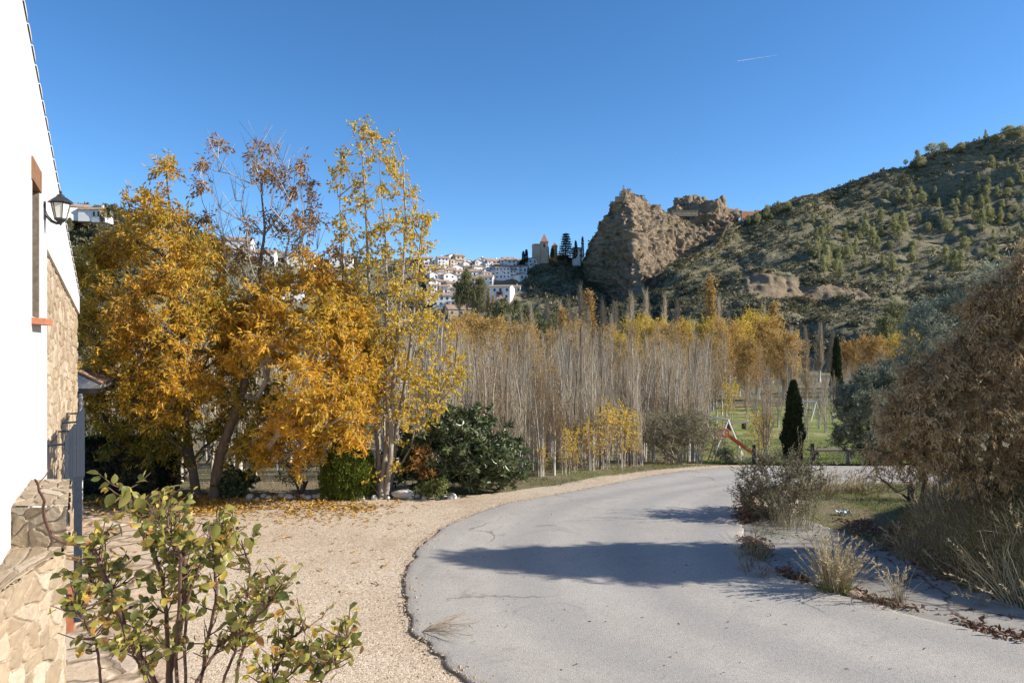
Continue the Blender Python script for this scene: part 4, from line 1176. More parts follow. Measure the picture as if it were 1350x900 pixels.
# rosettes of long leaves
c = np.repeat(cE, 3, 0) + rng.normal(size=(len(cE) * 3, 3)) * .13
per = 16
cc = np.repeat(c, per, 0); d = rng.normal(size=(len(cc), 3)); d[:, 2] = d[:, 2] * .9 + .15
gl.leaves(cc, d, .155 * rng.uniform(.7, 1.2, len(cc)), .05, np.clip(.5 + rng.normal(size=len(cc)) * .25, 0, .99))
to_local(g, tE).build('stems', M_BARK, tE); to_local(gl, tE).build('foliage', L_DARK, tE)

lobed_shrub('orange_shrub', 'small orange leaved shrub in front of the dark evergreen bush', 'shrub', 566, 13.35, 46, 62, 26, .085, .05, L_RUST, .75, 4, per=8, tw=4)
lobed_shrub('low_plant', 'low green leafy plant beneath the orange shrub', 'plant', 562, 13.25, 62, 26, 24, .075, .03, L_GRASS, .3, 5, up=.8)
lobed_shrub('ivy_bush', 'small dark green ivy bush at the foot of the golden trees', 'bush', 309, 13.4, 46, 30, 34, .085, .07, L_DARK, .35, 5)
lobed_shrub('thin_shrub', 'thin yellowish shrub left of the rounded conifer', 'shrub', 396, 13.6, 66, 74, 34, .06, .035, L_GRASS, .45, 6, per=6, tw=4, twig=.2)
lobed_shrub('red_berry_shrub', 'thin shrub with reddish leaves left of the leaning trunks', 'shrub', 234, 14.2, 44, 62, 18, .07, .045, L_RUST, .4, 4, per=6, tw=4)
lobed_shrub('dry_bush', 'grey brown dry bush to the right of the dark evergreen bush', 'bush', 662, 14.4, 70, 44, 40, .05, .014, L_GREYSH, .5, 6, M_TWIG, 1.0, .2)

# ------------------------------------------------------------------ right bank trees
tF = thing('brown_tree', 'large tree with drooping dry brown leaves on top of the grassy bank', 'tree', onground(1310, 8.8))
polyF = [(1142, 590), (1150, 548), (1172, 515), (1205, 478), (1248, 440), (1278, 400), (1300, 365), (1335, 335), (1400, 300), (1480, 300), (1560, 350), (1600, 450), (1580, 570), (1500, 615), (1400, 622), (1335, 620), (1290, 620), (1240, 618), (1190, 606), (1160, 600)]
cF = crown_points(polyF, 480, 8.8, .85, .11)
trF = [np.array([onground(1300, 9.2), P(1305, 600, 9.2), P(1320, 520, 9.2), P(1330, 440, 9.2), P(1350, 370, 9.2)]),
       np.array([onground(1312, 9.2), P(1340, 600, 9.15), P(1390, 530, 9.15), P(1430, 450, 9.15)]),
       np.array([onground(1290, 9.2), P(1280, 610, 9.15), P(1250, 560, 9.1), P(1210, 520, 9.1)])]
nodes, par, cnt, ntr = skeleton(trF, cF, .3, .15, 12)
for k_, b_ in enumerate(trF):
    g = G(); p_, r_ = trunk_tube(b_, [.062, .05, .04, .02], .05, 14, 40 + k_); g.tube(p_, r_, 8); to_local(g, tF).build('trunk', M_BARK, tF, smooth=True)
g = G(); branches_geo(g, nodes, par, cnt, ntr, .006, .05, .5, 4)
gl = G()
def vF(p): return np.clip(.5 + .22 * fbm(p * 1.6, 3, 14) + rng.normal(size=len(p)) * .17, 0, .99)
foliage(gl, cF, 10, 26, .30, .070, .018, vF, -.3, .35, 1, g, .004, 1.1)
to_local(g, tF).build('branches', M_BARK, tF); to_local(gl, tF).build('crown', L_BROWN, tF)

def outline_tree(name, label, cat, poly, d, thick, n, stems_, leaf, wid, mat, vmid, tw, per, tl, up, bark=M_BARK, hang=0., seed=0, rise=.3):
    base = np.array(onground(*stems_[0][0][:1], d)) if False else np.array(onground(stems_[0][0], d))
    t_ = thing(name, label, cat, tuple(base))
    trs_ = [np.array([onground(s_[0], d)] + [P(a, b, d) for a, b in s_[1]]) for s_ in stems_]
    cs = crown_points(poly, n, d, thick, .12)
    nd_, pr_, ct_, nt_ = skeleton(trs_, cs, .28, rise, seed)
    g = G(); gl = G()
    branches_geo(g, nd_, pr_, ct_, nt_, .005, .045, .5, 4)
    foliage(gl, cs, tw, per, tl, leaf, wid, lambda p: np.clip(vmid + .15 * fbm(p * 1.8, 3, seed) + rng.normal(size=len(p)) * .2, 0, .99), up, 0, 1, g, .0035, hang)
    for k_, b_ in enumerate(trs_):
        g2 = G(); p_, r_ = trunk_tube(b_, [.085, .06, .035], .04, 12, seed + k_); g2.tube(p_, r_, 7); to_local(g2, t_).build('trunk', bark, t_, smooth=True)
    to_local(g, t_).build('branches', bark, t_); to_local(gl, t_).build('crown', mat, t_)
    return t_
outline_tree('olive_tree', 'silvery olive tree whose top shows above the brown leaved tree', 'olive tree', [(1170, 545), (1176, 480), (1196, 430), (1215, 395), (1240, 400), (1262, 388), (1282, 372), (1310, 352), (1340, 348), (1370, 380), (1370, 470), (1320, 540), (1240, 560)], 22.5, 1.6, 300, [(1262, [(1262, 560), (1250, 480)]), (1270, [(1280, 560), (1300, 470)])], .10, .026, L_OLIVE, .82, 9, 20, .50, .6, seed=51)
outline_tree('olive_tree', 'rounded dark olive bush at the roadside between the cypress and the brown leaved tree', 'olive tree', [(1104, 588), (1098, 548), (1110, 515), (1132, 494), (1160, 480), (1185, 470), (1205, 500), (1205, 570), (1180, 605), (1140, 606)], 21.8, 1.4, 260, [(1150, [(1150, 590), (1145, 540)]), (1158, [(1170, 580), (1172, 530)])], .095, .026, L_OLIVE, .66, 9, 20, .38, .3, seed=52)
# the seedling thicket at the foot of the brown tree
outline_tree('bramble', 'bare dark bramble twigs under the brown leaved tree by the road', 'bramble', [(1140, 632), (1150, 610), (1190, 606), (1240, 616), (1250, 650), (1200, 655)], 12.9, .5, 50, [(1200, [(1200, 636)]), (1215, [(1220, 630)])], .035, .016, L_GREYSH, .25, 5, 3, .3, .3, M_BARK, seed=53)

# olive drab shrub on the near road island
sh_ = thing('roadside_shrub', 'twiggy olive green shrub on the road edge in front of the dark cypress', 'shrub', onground(1032, 11.6))
polyS = [(966, 640), (985, 622), (1000, 608), (1030, 596), (1050, 604), (1080, 615), (1085, 640), (1070, 668), (1040, 690), (1000, 690), (975, 668)]
cS = crown_points(polyS, 150, 11.6, .75, .08)
root = np.array(onground(1030, 11.6))
g = G(); gl = G()
nd_, pr_, ct_, nt_ = skeleton([np.array([root + rng.normal(size=3) * [.25, .2, 0], root + rng.normal(size=3) * [.3, .25, 0] + [0, 0, .22]]) for _ in range(9)], cS, .15, .6, 61)
i_ = np.where(pr_ >= 0)[0]; g.sticks(nd_[pr_[i_]], nd_[i_], .007, .005, 4)
foliage(gl, cS, 6, 13, .24, .042, .016, lambda p: np.clip(.30 + rng.normal(size=len(p)) * .2, 0, .99), .9, 0, .8, g, .003, 0)
# long wands that stick out
for _ in range(42):
    a_, b_ = rng.uniform(955, 1100), rng.uniform(560, 640)
    e = P(a_, b_, 11.6 + rng.uniform(-.6, .6)); s0_ = root + np.array([rng.normal() * .25, rng.normal() * .2, .1])
    m_ = (s0_ + e) / 2 + [0, 0, .08]
    g.tube([s0_, m_, e], [.006, .004, .002], 3, cap=False)
    f_ = rng.uniform(.4, 1, (16, 1)); p_ = m_ + (e - m_) * f_
    gl.leaves(p_, (e - m_)[None] + rng.normal(size=(16, 3)) * .4, .042, .015, rng.uniform(.2, .7, 16))
to_local(g, sh_).build('stems', M_BARK, sh_); to_local(gl, sh_).build('foliage', L_GREYSH, sh_)

def stalks(name, label, cat, px, d, n, h, spread, rad, mat=L_STRAW, vr=(.3, 1), lean=(0, 0), heads=0.0, rb=.08, group=None, green=0, curve=.35, w=.0045):
    base = np.array(onground(px, d)); t_ = thing(name, label, cat, tuple(base), 0, group)
    g = G()
    nseg = 5
    a = rng.uniform(0, 2 * math.pi, n); r = rb * np.sqrt(rng.random(n))
    p = np.c_[np.cos(a) * r, np.sin(a) * r, np.full(n, -.03)]
    az = a + rng.normal(size=n) * .7; til = np.abs(rng.normal(size=n)) * spread
    H = h * rng.uniform(.5, 1.1, n)
    d0 = np.c_[np.cos(az) * np.sin(til) + lean[0], np.sin(az) * np.sin(til) + lean[1], np.cos(til)]
    bend = curve * rng.uniform(.2, 1, n)
    v = rng.uniform(*vr, n)
    hd_p = []
    for k in range(nseg):
        q = p + d0 * (H / nseg)[:, None]
        g.sticks(p, q, w * (1 - k / nseg * .75), w * (1 - (k + 1) / nseg * .75), 3, v)
        p = q
        d0 = d0 + np.c_[np.cos(az), np.sin(az), -np.ones(n) * .6] * (bend * .16 * (k + .5))[:, None]
        d0 /= np.linalg.norm(d0, axis=1, keepdims=True)
        if k >= 3: hd_p.append((p.copy(), d0.copy()))
    g.build('stalks', mat, t_)['kind'] = 'stuff'
    if heads:
        gh = G()
        s_ = rng.random(n) < heads; s_[0] = True
        for (pp, dd) in hd_p:
            pp, dd = pp[s_], dd[s_]
            q = np.repeat(pp, 9, 0) - np.repeat(dd, 9, 0) * rng.uniform(0, H.mean() / nseg, (len(pp) * 9, 1)); e = np.repeat(dd, 9, 0) + rng.normal(size=(len(pp) * 9, 3)) * .35
            gh.leaves(q, e, .045, .012, rng.uniform(.6, 1, len(q)))
        gh.build('seed_heads', mat, t_)['kind'] = 'stuff'
    if green:
        gg = G(); m = green
        a = rng.uniform(0, 2 * math.pi, m); r = rb * 1.5 * np.sqrt(rng.random(m))
        q = np.c_[np.cos(a) * r, np.sin(a) * r, np.full(m, -.01)]
        e = np.c_[np.cos(a) * .6, np.sin(a) * .6, np.ones(m)] + rng.normal(size=(m, 3)) * .3
        gg.leaves(q, e, h * .28 * rng.uniform(.5, 1.2, m), .012, rng.uniform(.0, .5, m))
        gg.build('green_blades', L_GRASS, t_)['kind'] = 'stuff'
    return t_
stalks('dry_grass_clump', 'tall fan of pale dry grass beside a round stone at the road edge', 'grass', 1100, 8.15, 240, .70, .42, .1, heads=.45, rb=.12, green=160)
stalks('dry_grass_clump', 'grey twiggy dry clump at the road edge left of the tall pale grass', 'grass', 992, 9.35, 90, .52, .50, .1, L_GREYSH, (.5, 1), rb=.14, curve=.15, w=.004, green=60)
stalks('dry_grass_clump', 'low brown tuft just in front of the grey twiggy clump', 'grass', 998, 8.75, 110, .22, .7, .1, L_LITTERB, (.3, 1), rb=.20, green=120)
stalks('dry_grass_clump', 'thin bent straw stalks at the gutter right of the tall pale grass', 'grass', 1186, 7.75, 26, .55, .30, .1, lean=(-.2, 0), heads=.3, rb=.05)
stalks('dry_stalks', 'bare greyish dry stalks in front of the roadside shrub', 'dry stalks', 1045, 10.9, 90, .80, .34, .1, L_GREYSH, (.55, 1), rb=.30, curve=.12, w=.0045)
stalks('dry_stalks', 'pale leaning straw stalks halfway up the shaded bank', 'dry stalks', 1318, 8.0, 34, .72, .50, .1, L_STRAW, (.4, 1), lean=(-.35, 0), rb=.16, heads=.2)
stalks('dry_stalks', 'pale bent stalks on the bank at the right edge of the picture', 'dry stalks', 1352, 7.7, 40, .75, .55, .1, L_STRAW, (.4, 1), lean=(-.3, 0), rb=.2, heads=.2)
stalks('dry_stalks', 'dry grass stalks on the crest of the bank under the brown leaved tree', 'dry stalks', 1225, 9.7, 26, .42, .5, .1, L_STRAW, (.45, 1), rb=.2, heads=.2)
stalks('dry_grass_clump', 'fluffy low dry grass along the far road behind the field patch', 'grass', 1105, 13.9, 160, .55, .6, .1, L_STRAW, (.1, .8), rb=.45, heads=.5)
stalks('dry_grass_clump', 'brown dry grass tuft by the far road near the bramble', 'grass', 1142, 13.9, 110, .42, .6, .1, L_STRAW, (.1, .7), rb=.3, heads=.4)
stalks('dry_grass_clump', 'dry grass tuft by the field patch just right of the roadside shrub', 'grass', 1078, 13.4, 120, .5, .5, .1, L_STRAW, (.1, .7), rb=.3, heads=.4)

stalks('weed_tuft', 'low green and straw weed tuft growing from the crack along the right road edge', 'weed', 1165, 7.72, 90, .2, .7, .1, L_STRAW, (.1, .8), rb=.22, green=140)
stalks('weed_tuft', 'small green weed tuft at the road edge in front of the brown tuft', 'weed', 1020, 8.55, 60, .16, .7, .1, L_STRAW, (.1, .8), rb=.14, green=120)
for k_, (px, d, h_, n_) in enumerate([(1262, 8.5, .34, 18), (1195, 9.6, .3, 18), (1340, 8.3, .36, 20), (1150, 9.9, .3, 24), (1285, 7.9, .3, 18)]):
    stalks('straw_tuft', 'small straw tuft among the matted grass of the shaded bank', 'grass', px, d, n_, h_, .55, .1, L_STRAW, (.45, 1), lean=(-.25, 0), rb=.14, heads=.2, group='straw tufts on the bank', w=.004)
# ------------------------------------------------------------------ ground cover (stuff)
def scatter(region, n, zoff=0.0):
    (x0, x1), (y0, y1), f = region
    x = rng.uniform(x0, x1, n); y = rng.uniform(y0, y1, n)
    k = f(x, y) > rng.random(n)
    x, y = x[k], y[k]
    return np.c_[x, y, tz(x, y) + rough(x, y) + zoff]
def road_mask(x, y, grow=0.0):
    a, b = catmull(ROAD_L, 240), catmull(ROAD_R, 240)
    c, d = inpoly(x, y, np.r_[a, b[::-1]])
    return c | (d < grow)
# bank grass
def fb(x, y):
    m = mound(x, y)
    return (m > .05) * (.55 + .5 * fbm(np.c_[x * 1.2, y * 1.2, 0 * x], 3, 4)) * (1 - .5 * (m < .25))
p = scatter(((5.1, 13), (4.8, 14), fb), 170000)
g = G(); n_ = len(p)
d = rng.normal(size=(n_, 3)) * .45; d[:, 0] -= .35; d[:, 2] += .8
g.leaves(p, d, rng.uniform(.04, .11, n_) + .14 * rng.random(n_) ** 6, .010, np.clip(.42 + .3 * fbm(p * 1.1, 3, 8) + rng.normal(size=n_) * .2, 0, .99))
tag(g.build('bank_grass', L_BANKDRY), 'matted brown and green grass over the shaded bank', 'grass', kind='stuff')
# field patch between road and bank, verge beyond the yard
def ff(x, y): return (mound(x, y) < .08) * (~road_mask(x, y, .12)) * np.clip(.55 + .8 * fbm(np.c_[x * 1.3, y * 1.3, 0 * x], 3, 14), 0, 1)
p = np.r_[scatter(((3.8, 12), (10.3, 14.9), ff), 60000), scatter(((-1.5, 6), (13.2, 19), lambda x, y: (y > np.interp(x, [-1.5, -.4, .9, 2.2, 3.6, 5.5], [13.45, 13.7, 14.5, 15.8, 17.1, 18.7])) * (.2 + .8 * (fbm(np.c_[x, y, 0 * x], 3, 2) > -.1))), 26000)]
g = G(); n_ = len(p); d = rng.normal(size=(n_, 3)) * .6; d[:, 2] += .7
g.leaves(p, d, rng.uniform(.03, .10, n_), .009, np.clip(.36 + .35 * fbm(p * .9, 3, 18) + rng.normal(size=n_) * .16, 0, .99))
tag(g.build('field_grass', L_GRASS), 'short green and straw coloured grass on the field patch and verge', 'grass', kind='stuff')
p = scatter(((5.6, 17), (22.8, 36), lambda x, y: (x > np.interp(y, [22.6, 30, 66], [5.6, 7.2, 15])) * .8), 22000, .06)
g = G(); n_ = len(p); d = rng.normal(size=(n_, 3)) * .6; d[:, 2] += .8
g.leaves(p, d, rng.uniform(.06, .14, n_), .02, np.clip(.25 + .2 * fbm(p * .5, 3, 18) + rng.normal(size=n_) * .12, 0, .8))
tag(g.build('lawn_grass', L_GRASS), 'short green grass of the playground lawn', 'grass', kind='stuff')
# undergrowth in the grove
p = scatter(((-16, 24), (14.2, 34), lambda x, y: (y > np.interp(x, [-16, -1.5, .9, 2.2, 3.6, 5.5, 8, 24], [14.1, 14.2, 15.5, 16.6, 17.8, 19.3, 23, 24])) * (x < np.interp(y, [14, 22, 30], [5, 5.6, 7.2])) * np.clip(.3 + fbm(np.c_[x * .8, y * .8, 0 * x], 3, 5), 0, 1)), 40000)
g = G(); n_ = len(p); d = rng.normal(size=(n_, 3)) * .5; d[:, 2] += .8
g.leaves(p, d, rng.uniform(.06, .28, n_), .012, np.clip(.5 + rng.normal(size=n_) * .25, 0, .99))
tag(g.build('undergrowth', L_BANK), 'dry brown undergrowth on the floor of the poplar grove', 'undergrowth', kind='stuff')
# leaf litter below the golden trees, brown litter at the foot of the bank
def fl(x, y):
    k = np.exp(-((y - 12.7) / .75) ** 2) * sst(-9.5, -7.5, x) * (1 - sst(-3.4, -1.8, x))
    return k * (.55 + .5 * fbm(np.c_[x * 1.4, y * 1.4, 0 * x], 3, 21)) + .012 * (y > 8) * (x < -1.6)
p = np.r_[scatter(((-10, -1), (11, 14.2), fl), 70000, .022), scatter(((-10, -1), (6, 11), fl), 30000, .022)]
g = G(); n_ = len(p); d = rng.normal(size=(n_, 3)); d[:, 2] *= .22
g.leaves(p, d, rng.uniform(.05, .11, n_), .035, np.clip(.55 + rng.normal(size=n_) * .25, 0, .99), nrm=np.tile([0, 0, 1.0], (n_, 1)))
tag(g.build('fallen_leaves', L_LITTER), 'carpet of yellow and brown fallen leaves under the golden trees', 'fallen leaves', kind='stuff')
def fl2(x, y):
    xb = np.interp(y, [4.6, 5.5, 6.2, 6.9, 7.3, 8.0, 8.7, 9.6, 10.6], [14, 11, 8.6, 6.7, 5.9, 5.42, 5.22, 5.2, 5.5])
    return np.exp(-((x - xb - .22) / .28) ** 2) * (.5 + .7 * fbm(np.c_[x * 2, y * 2, 0 * x], 3, 33)) + .05 * (x > 5.2) + .03 * (x < 5.2) * (x > 3.5) * (y > 7)
p = scatter(((3.6, 8.5), (5.0, 11.5), fl2), 26000, .02)
p = p[~road_mask(p[:, 0], p[:, 1], .05)]
ce_ = catmull(ROAD_R, 400); ce_ = ce_[(ce_[:, 1] > 5.4) & (ce_[:, 1] < 14.5)]
k_ = rng.integers(0, len(ce_), 7000); q_ = ce_[k_] + rng.normal(size=(7000, 2)) * np.array([.10, .07]) + [.04, 0]
m_ = fbm(np.c_[q_ * 1.4, 0 * q_[:, 0]], 3, 61) + rng.normal(size=7000) * .12 > .0
q_ = q_[m_]; p = np.r_[p, np.c_[q_, tz(q_[:, 0], q_[:, 1]) + .045]]
g = G(); n_ = len(p); d = rng.normal(size=(n_, 3)); d[:, 2] *= .35
g.leaves(p, d, rng.uniform(.03, .10, n_), .036, np.clip(.5 + rng.normal(size=n_) * .28, 0, .99), nrm=np.tile([-.4, 0, 1.0], (n_, 1)))
tag(g.build('brown_leaf_litter', L_LITTERB), 'dead brown leaves piled along the foot of the bank', 'fallen leaves', kind='stuff')
# loose gravel
p = scatter(((-5.5, 0.2), (4.8, 12.8), lambda x, y: (1 - sst(8, 12.8, y) * .7) * (x > np.interp(y, [4.8, 6, 9.2, 11, 12.2], [-2.6, -3.0, -4.6, -5.6, -6.6]))), 16000, .012)
rl_ = catmull(ROAD_L, 500); de_ = np.array([np.min(np.hypot(rl_[:, 0] - a, rl_[:, 1] - b)) for a, b in p[:, :2]])
in_ = road_mask(p[:, 0], p[:, 1], 0.0)
p = p[~in_ | (de_ < .30 * rng.random(len(p)) ** 2)]
in_ = road_mask(p[:, 0], p[:, 1], 0.0); p[in_, 2] += .036
q_ = rl_[rng.integers(60, 330, 5000)] + rng.normal(size=(5000, 2)) * .06
p = np.r_[p, np.c_[q_, tz(q_[:, 0], q_[:, 1]) + np.where(road_mask(q_[:, 0], q_[:, 1], -.0), .045, .014)]]
g = G(); n_ = len(p); s_ = .005 + .016 * rng.random(n_) ** 3
oc = np.array([[1, 0, 0], [0, 1, 0], [-1, 0, 0], [0, -1, 0], [0, 0, .7]])
v = p[:, None] + oc[None] * s_[:, None, None] * rng.uniform(.6, 1.3, (n_, 5, 1))
f = (np.arange(n_)[:, None, None] * 5 + np.array([[0, 1, 4], [1, 2, 4], [2, 3, 4], [3, 0, 4]])[None]).reshape(-1, 3)
g.add(v.reshape(-1, 3), f)
tag(g.build('loose_gravel', M_BROWNSTONE), 'loose pale gravel chips over the yard', 'gravel', kind='stuff')
p = scatter(((-4, 6), (5.4, 17), lambda x, y: .03 + .05 * (y < 8)), 5200, .05); p = p[road_mask(p[:, 0], p[:, 1], -.02)]
g = G(); n_ = len(p); d = rng.normal(size=(n_, 3)); d[:, 2] *= .2
g.leaves(p, d, rng.uniform(.02, .06, n_), .015, rng.uniform(0, .6, n_), nrm=np.tile([0, 0, 1.0], (n_, 1)))
tag(g.build('road_debris', L_LITTERB), 'small dead leaves and bits blown on the road', 'debris', kind='stuff')
# ------------------------------------------------------------------ poplar grove
def poplar_proto(seed, H, stems, spread, twigs, leafmat_=None, leafn=0, leaf=.07, base_h=.12, column=False, thick=1.0, wide=1.0, bark=M_BARKGREY, lv=.5, lmin=.3):
    """a poplar standing at the origin: pale upright stems, ascending branches, twigs"""
    r = np.random.default_rng(seed)
    root = bpy.data.objects.new('poplar', None); C.objects.link(root)
    gt, gb, gl = G(), G(), G()
    lp = []
    for s in range(stems):
        a = r.uniform(0, 6.28); b0 = np.array([math.cos(a), math.sin(a), 0]) * (.06 if stems == 1 else .22) * r.uniform(.3, 1)
        lean = np.array([math.cos(a), math.sin(a), 0]) * (spread * .35 if stems > 1 else .03) * H * r.uniform(.3, 1)
        h = H * r.uniform(.78, 1.0) if s else H
        t = np.linspace(0, 1, 9)[:, None]
        path = b0 + t * (lean * t ** .8 + np.array([0, 0, h])) + np.c_[fbm(np.c_[t * 3 + s * 9, 0 * t, 0 * t + seed], 2, seed), fbm(np.c_[t * 3 + s * 9 + 40, 0 * t, 0 * t + seed], 2, seed), 0 * t] * .02 * H * t
        path[0, 2] -= .15
        rad = np.interp(t[:, 0], [0, .1, .6, 1], [.0125, .0105, .0065, .002]) * H * thick * (1 if stems == 1 else .72) 
        gt.tube(path, rad, 6, r.uniform(.3, .9))
        nb = int(twigs / stems)
        hb = r.uniform(base_h, .97, nb) ** .85
        p0 = np.stack([np.interp(hb, t[:, 0], path[:, k]) for k in range(3)], -1)
        az = r.uniform(0, 6.28, nb)
        til = r.uniform(.10, .24, nb) if column else r.uniform(.22, .62, nb)
        L = H * (.06 + .30 * (1 - hb) ** .7 * (1 if not column else .65)) * r.uniform(.5, 1.15, nb) * (1 + (wide - 1) * .35)
        til = til * wide
        d = np.c_[np.cos(az) * np.sin(til), np.sin(az) * np.sin(til), np.cos(til)]
        mid = p0 + d * L[:, None] * .5
        d2 = d + np.array([0, 0, .55]); d2 /= np.linalg.norm(d2, axis=1, keepdims=True)
        end = mid + d2 * L[:, None] * .5
        rb = .0022 * H * (1.15 - hb)
        gb.sticks(p0, mid, rb, rb * .7, 3, r.uniform(.2, 1, nb)); gb.sticks(mid, end, rb * .7, rb * .25, 3, r.uniform(.2, 1, nb))
        for q in range(3):
            f = r.uniform(.25, .95, nb)[:, None]
            s0 = np.where(f < .5, p0 + (mid - p0) * f * 2, mid + (end - mid) * (f * 2 - 1))
            dd = d2 + r.normal(size=(nb, 3)) * (.22 if column else .38); dd[:, 2] = np.abs(dd[:, 2]) + .3; dd /= np.linalg.norm(dd, axis=1, keepdims=True)
            e = s0 + dd * (L * r.uniform(.25, .55, nb))[:, None]
            gb.sticks(s0, e, rb * .5, rb * .2, 3, r.uniform(.2, 1, nb))
            if leafn: lp.append(np.concatenate([s0 + (e - s0) * u for u in (.35, .7, 1.0)]))
    gt.build('trunk', bark, root, smooth=True)
    gb.build('branches', M_TWIG if not leafn else M_TWIGWARM, root)
    if leafn:
        lp = np.concatenate(lp); lp = lp[lp[:, 2] > H * lmin]
        lp = lp[r.integers(0, len(lp), leafn)] + r.normal(size=(leafn, 3)) * .045 * H * .25
        d = r.normal(size=(leafn, 3)); d[:, 2] -= .2
        gl.leaves(lp, d, leaf * r.uniform(.7, 1.3, leafn), leaf * .8, np.clip(lv + .15 * fbm(lp * 1.2, 2, seed) + r.normal(size=leafn) * .17, 0, .99))
        gl.build('leaves', leafmat_, root)
    return root

KINDS_ = {
 'bare1': (poplar_proto(101, 1 * 5, 4, .28, 130), 5, 'grey bare poplar with several thin upright stems in the grove beyond the yard', 'bare poplars of the grove'),
 'bare2': (poplar_proto(102, 5, 3, .22, 115), 5, None, None),
 'bare3': (poplar_proto(103, 5, 1, .1, 90, bark=M_BARK, thick=1.7), 5, None, None),
 'bare4': (poplar_proto(104, 5, 5, .34, 150), 5, None, None),
 'bare5': (poplar_proto(105, 5, 2, .18, 110), 5, None, None),
 'few1': (poplar_proto(106, 5, 3, .24, 190, L_AMBER, 260, .07, lmin=.45), 5, 'grey poplar keeping a thin veil of amber leaves in its top within the grove', 'amber tinged poplars of the grove'),
 'few2': (poplar_proto(107, 5, 1, .1, 160, L_AMBER, 300, .07, lmin=.4), 5, None, None),
 'low': (poplar_proto(108, 2.4, 4, .5, 120, L_POPLAR, 480, .085, base_h=.05, lmin=.03, lv=.6, wide=1.5), 2.4, 'young poplar with bright yellow leaves down to the ground at the grove edge', 'young yellow poplars at the grove edge'),
 'gold1': (poplar_proto(109, 10, 4, .4, 260, L_POPLAR, 7000, .19, lmin=.22, lv=.45, wide=2.0), 10, 'tall full crowned golden poplar standing behind the bare grove', 'golden poplars behind the bare grove'),
 'gold2': (poplar_proto(110, 10, 3, .45, 260, L_AMBER, 6000, .19, lmin=.2, lv=.5, wide=2.0), 10, 'tall full crowned amber poplar standing behind the bare grove', 'amber poplars behind the bare grove'),
 'col': (poplar_proto(111, 12, 1, .1, 420, None, 0, base_h=.08, column=True), 12, 'tall narrow bare columnar poplar rising above the grove', 'columnar poplars above the grove'),
 'colg': (poplar_proto(112, 12, 1, .1, 300, L_AMBER, 1500, .16, base_h=.08, column=True, lmin=.25), 12, 'tall narrow columnar poplar with a veil of golden leaves above the grove', 'golden columnar poplars above the grove'),
 'green': (poplar_proto(113, 9, 4, .4, 240, L_PINE, 7000, .2, lmin=.15, lv=.12, wide=1.7), 9, 'dark green broad tree among the far poplars below the town', 'green trees below the town'),
}
for a, b in (('bare2', 'bare1'), ('bare3', 'bare1'), ('bare4', 'bare1'), ('bare5', 'bare1'), ('few2', 'few1')):
    KINDS_[a] = KINDS_[a][:2] + KINDS_[b][2:]
USED = set()
NAMES_ = {'low': 'young_poplar', 'col': 'columnar_poplar', 'colg': 'columnar_poplar', 'gold1': 'golden_poplar', 'gold2': 'golden_poplar', 'green': 'broadleaf_tree'}
def plant(kind, x, y, h, z=None, label=None, rz=None):
    proto, H0, lab, grp = KINDS_[kind]
    if kind in USED: o = copy_tree(proto)
    else: USED.add(kind); o = proto
    o.name = NAMES_.get(kind, 'bare_poplar')
    s = h / H0
    sx = s * random.uniform(.85, 1.15) * (1.9 if kind in ('col', 'colg') else 1)
    o.location = (x, y, (gz(x, y) if z is None else z) - .03)
    o.scale = (sx, sx, s)
    o.rotation_euler = (0, 0, random.uniform(0, 6.28) if rz is None else rz)
    o['label'] = label or lab; o['category'] = 'tree'
    if label is None: o['group'] = grp
    elif 'group' in o.keys(): del o['group']
    return o

def top_at(px):   # height of the grove's skyline in the photograph
    return np.interp(px, [100, 560, 600, 650, 720, 780, 850, 900, 1000, 1060, 1130, 1180], [470, 450, 440, 428, 430, 428, 432, 432, 440, 452, 452, 460])
pos = []
def free(x, y, sep): return all((x - a) ** 2 + (y - b) ** 2 > sep * sep for a, b in pos)
cnt_ = 0
# near rows right of the golden trees
for d0, d1, n_, sep, px0, px1 in ((15.2, 18.5, 22, .55, 625, 800), (17, 22, 46, .7, 590, 850), (21, 30, 58, .9, 585, 925), (30, 44, 46, 1.3, 585, 930), (44, 64, 38, 1.6, 580, 960)):
    k_ = 0
    while k_ < n_:
        px = rng.uniform(px0, px1); d = rng.uniform(d0, d1); x = PX(px, d)
        if d < np.interp(px, [600, 700, 760, 860, 930], [14.6, 15.0, 16.3, 18.9, 20.5]): continue
        if not free(x, d, sep * .7): continue
        if d < 30 and vnoise(np.array([[x * .55, d * .55, 3.3]]))[0] < -.28 and rng.random() < .85: continue
        pos.append((x, d)); k_ += 1
        zb = gz(x, d)
        toppx = top_at(px) + rng.uniform(0, 75) * (d < 30) + rng.uniform(-8, 30) + (28 if d < 19 else 0)
        h = (CAM_Z - (toppx - 450) / 900 * d) - zb
        kd = rng.choice(['bare1', 'bare2', 'bare3', 'bare4', 'bare5', 'few1', 'few2'], p=[.15, .16, .19, .14, .16, .11, .09]) if d < 30 else rng.choice(['bare1', 'bare2', 'bare4', 'few1', 'few2', 'bare3'], p=[.18, .14, .14, .24, .2, .10])
        plant(kd, x, d, h)
# rows behind the golden trees on the left
k_ = 0
while k_ < 62:
    px = rng.uniform(120, 600); d = rng.uniform(15.2, 27); x = PX(px, d)
    if not free(x, d, .6): continue
    pos.append((x, d)); k_ += 1
    plant(rng.choice(['bare1', 'bare2', 'bare3', 'bare5', 'bare4']), x, d, rng.uniform(3.2, 4.6) * (d / 18) ** .5)
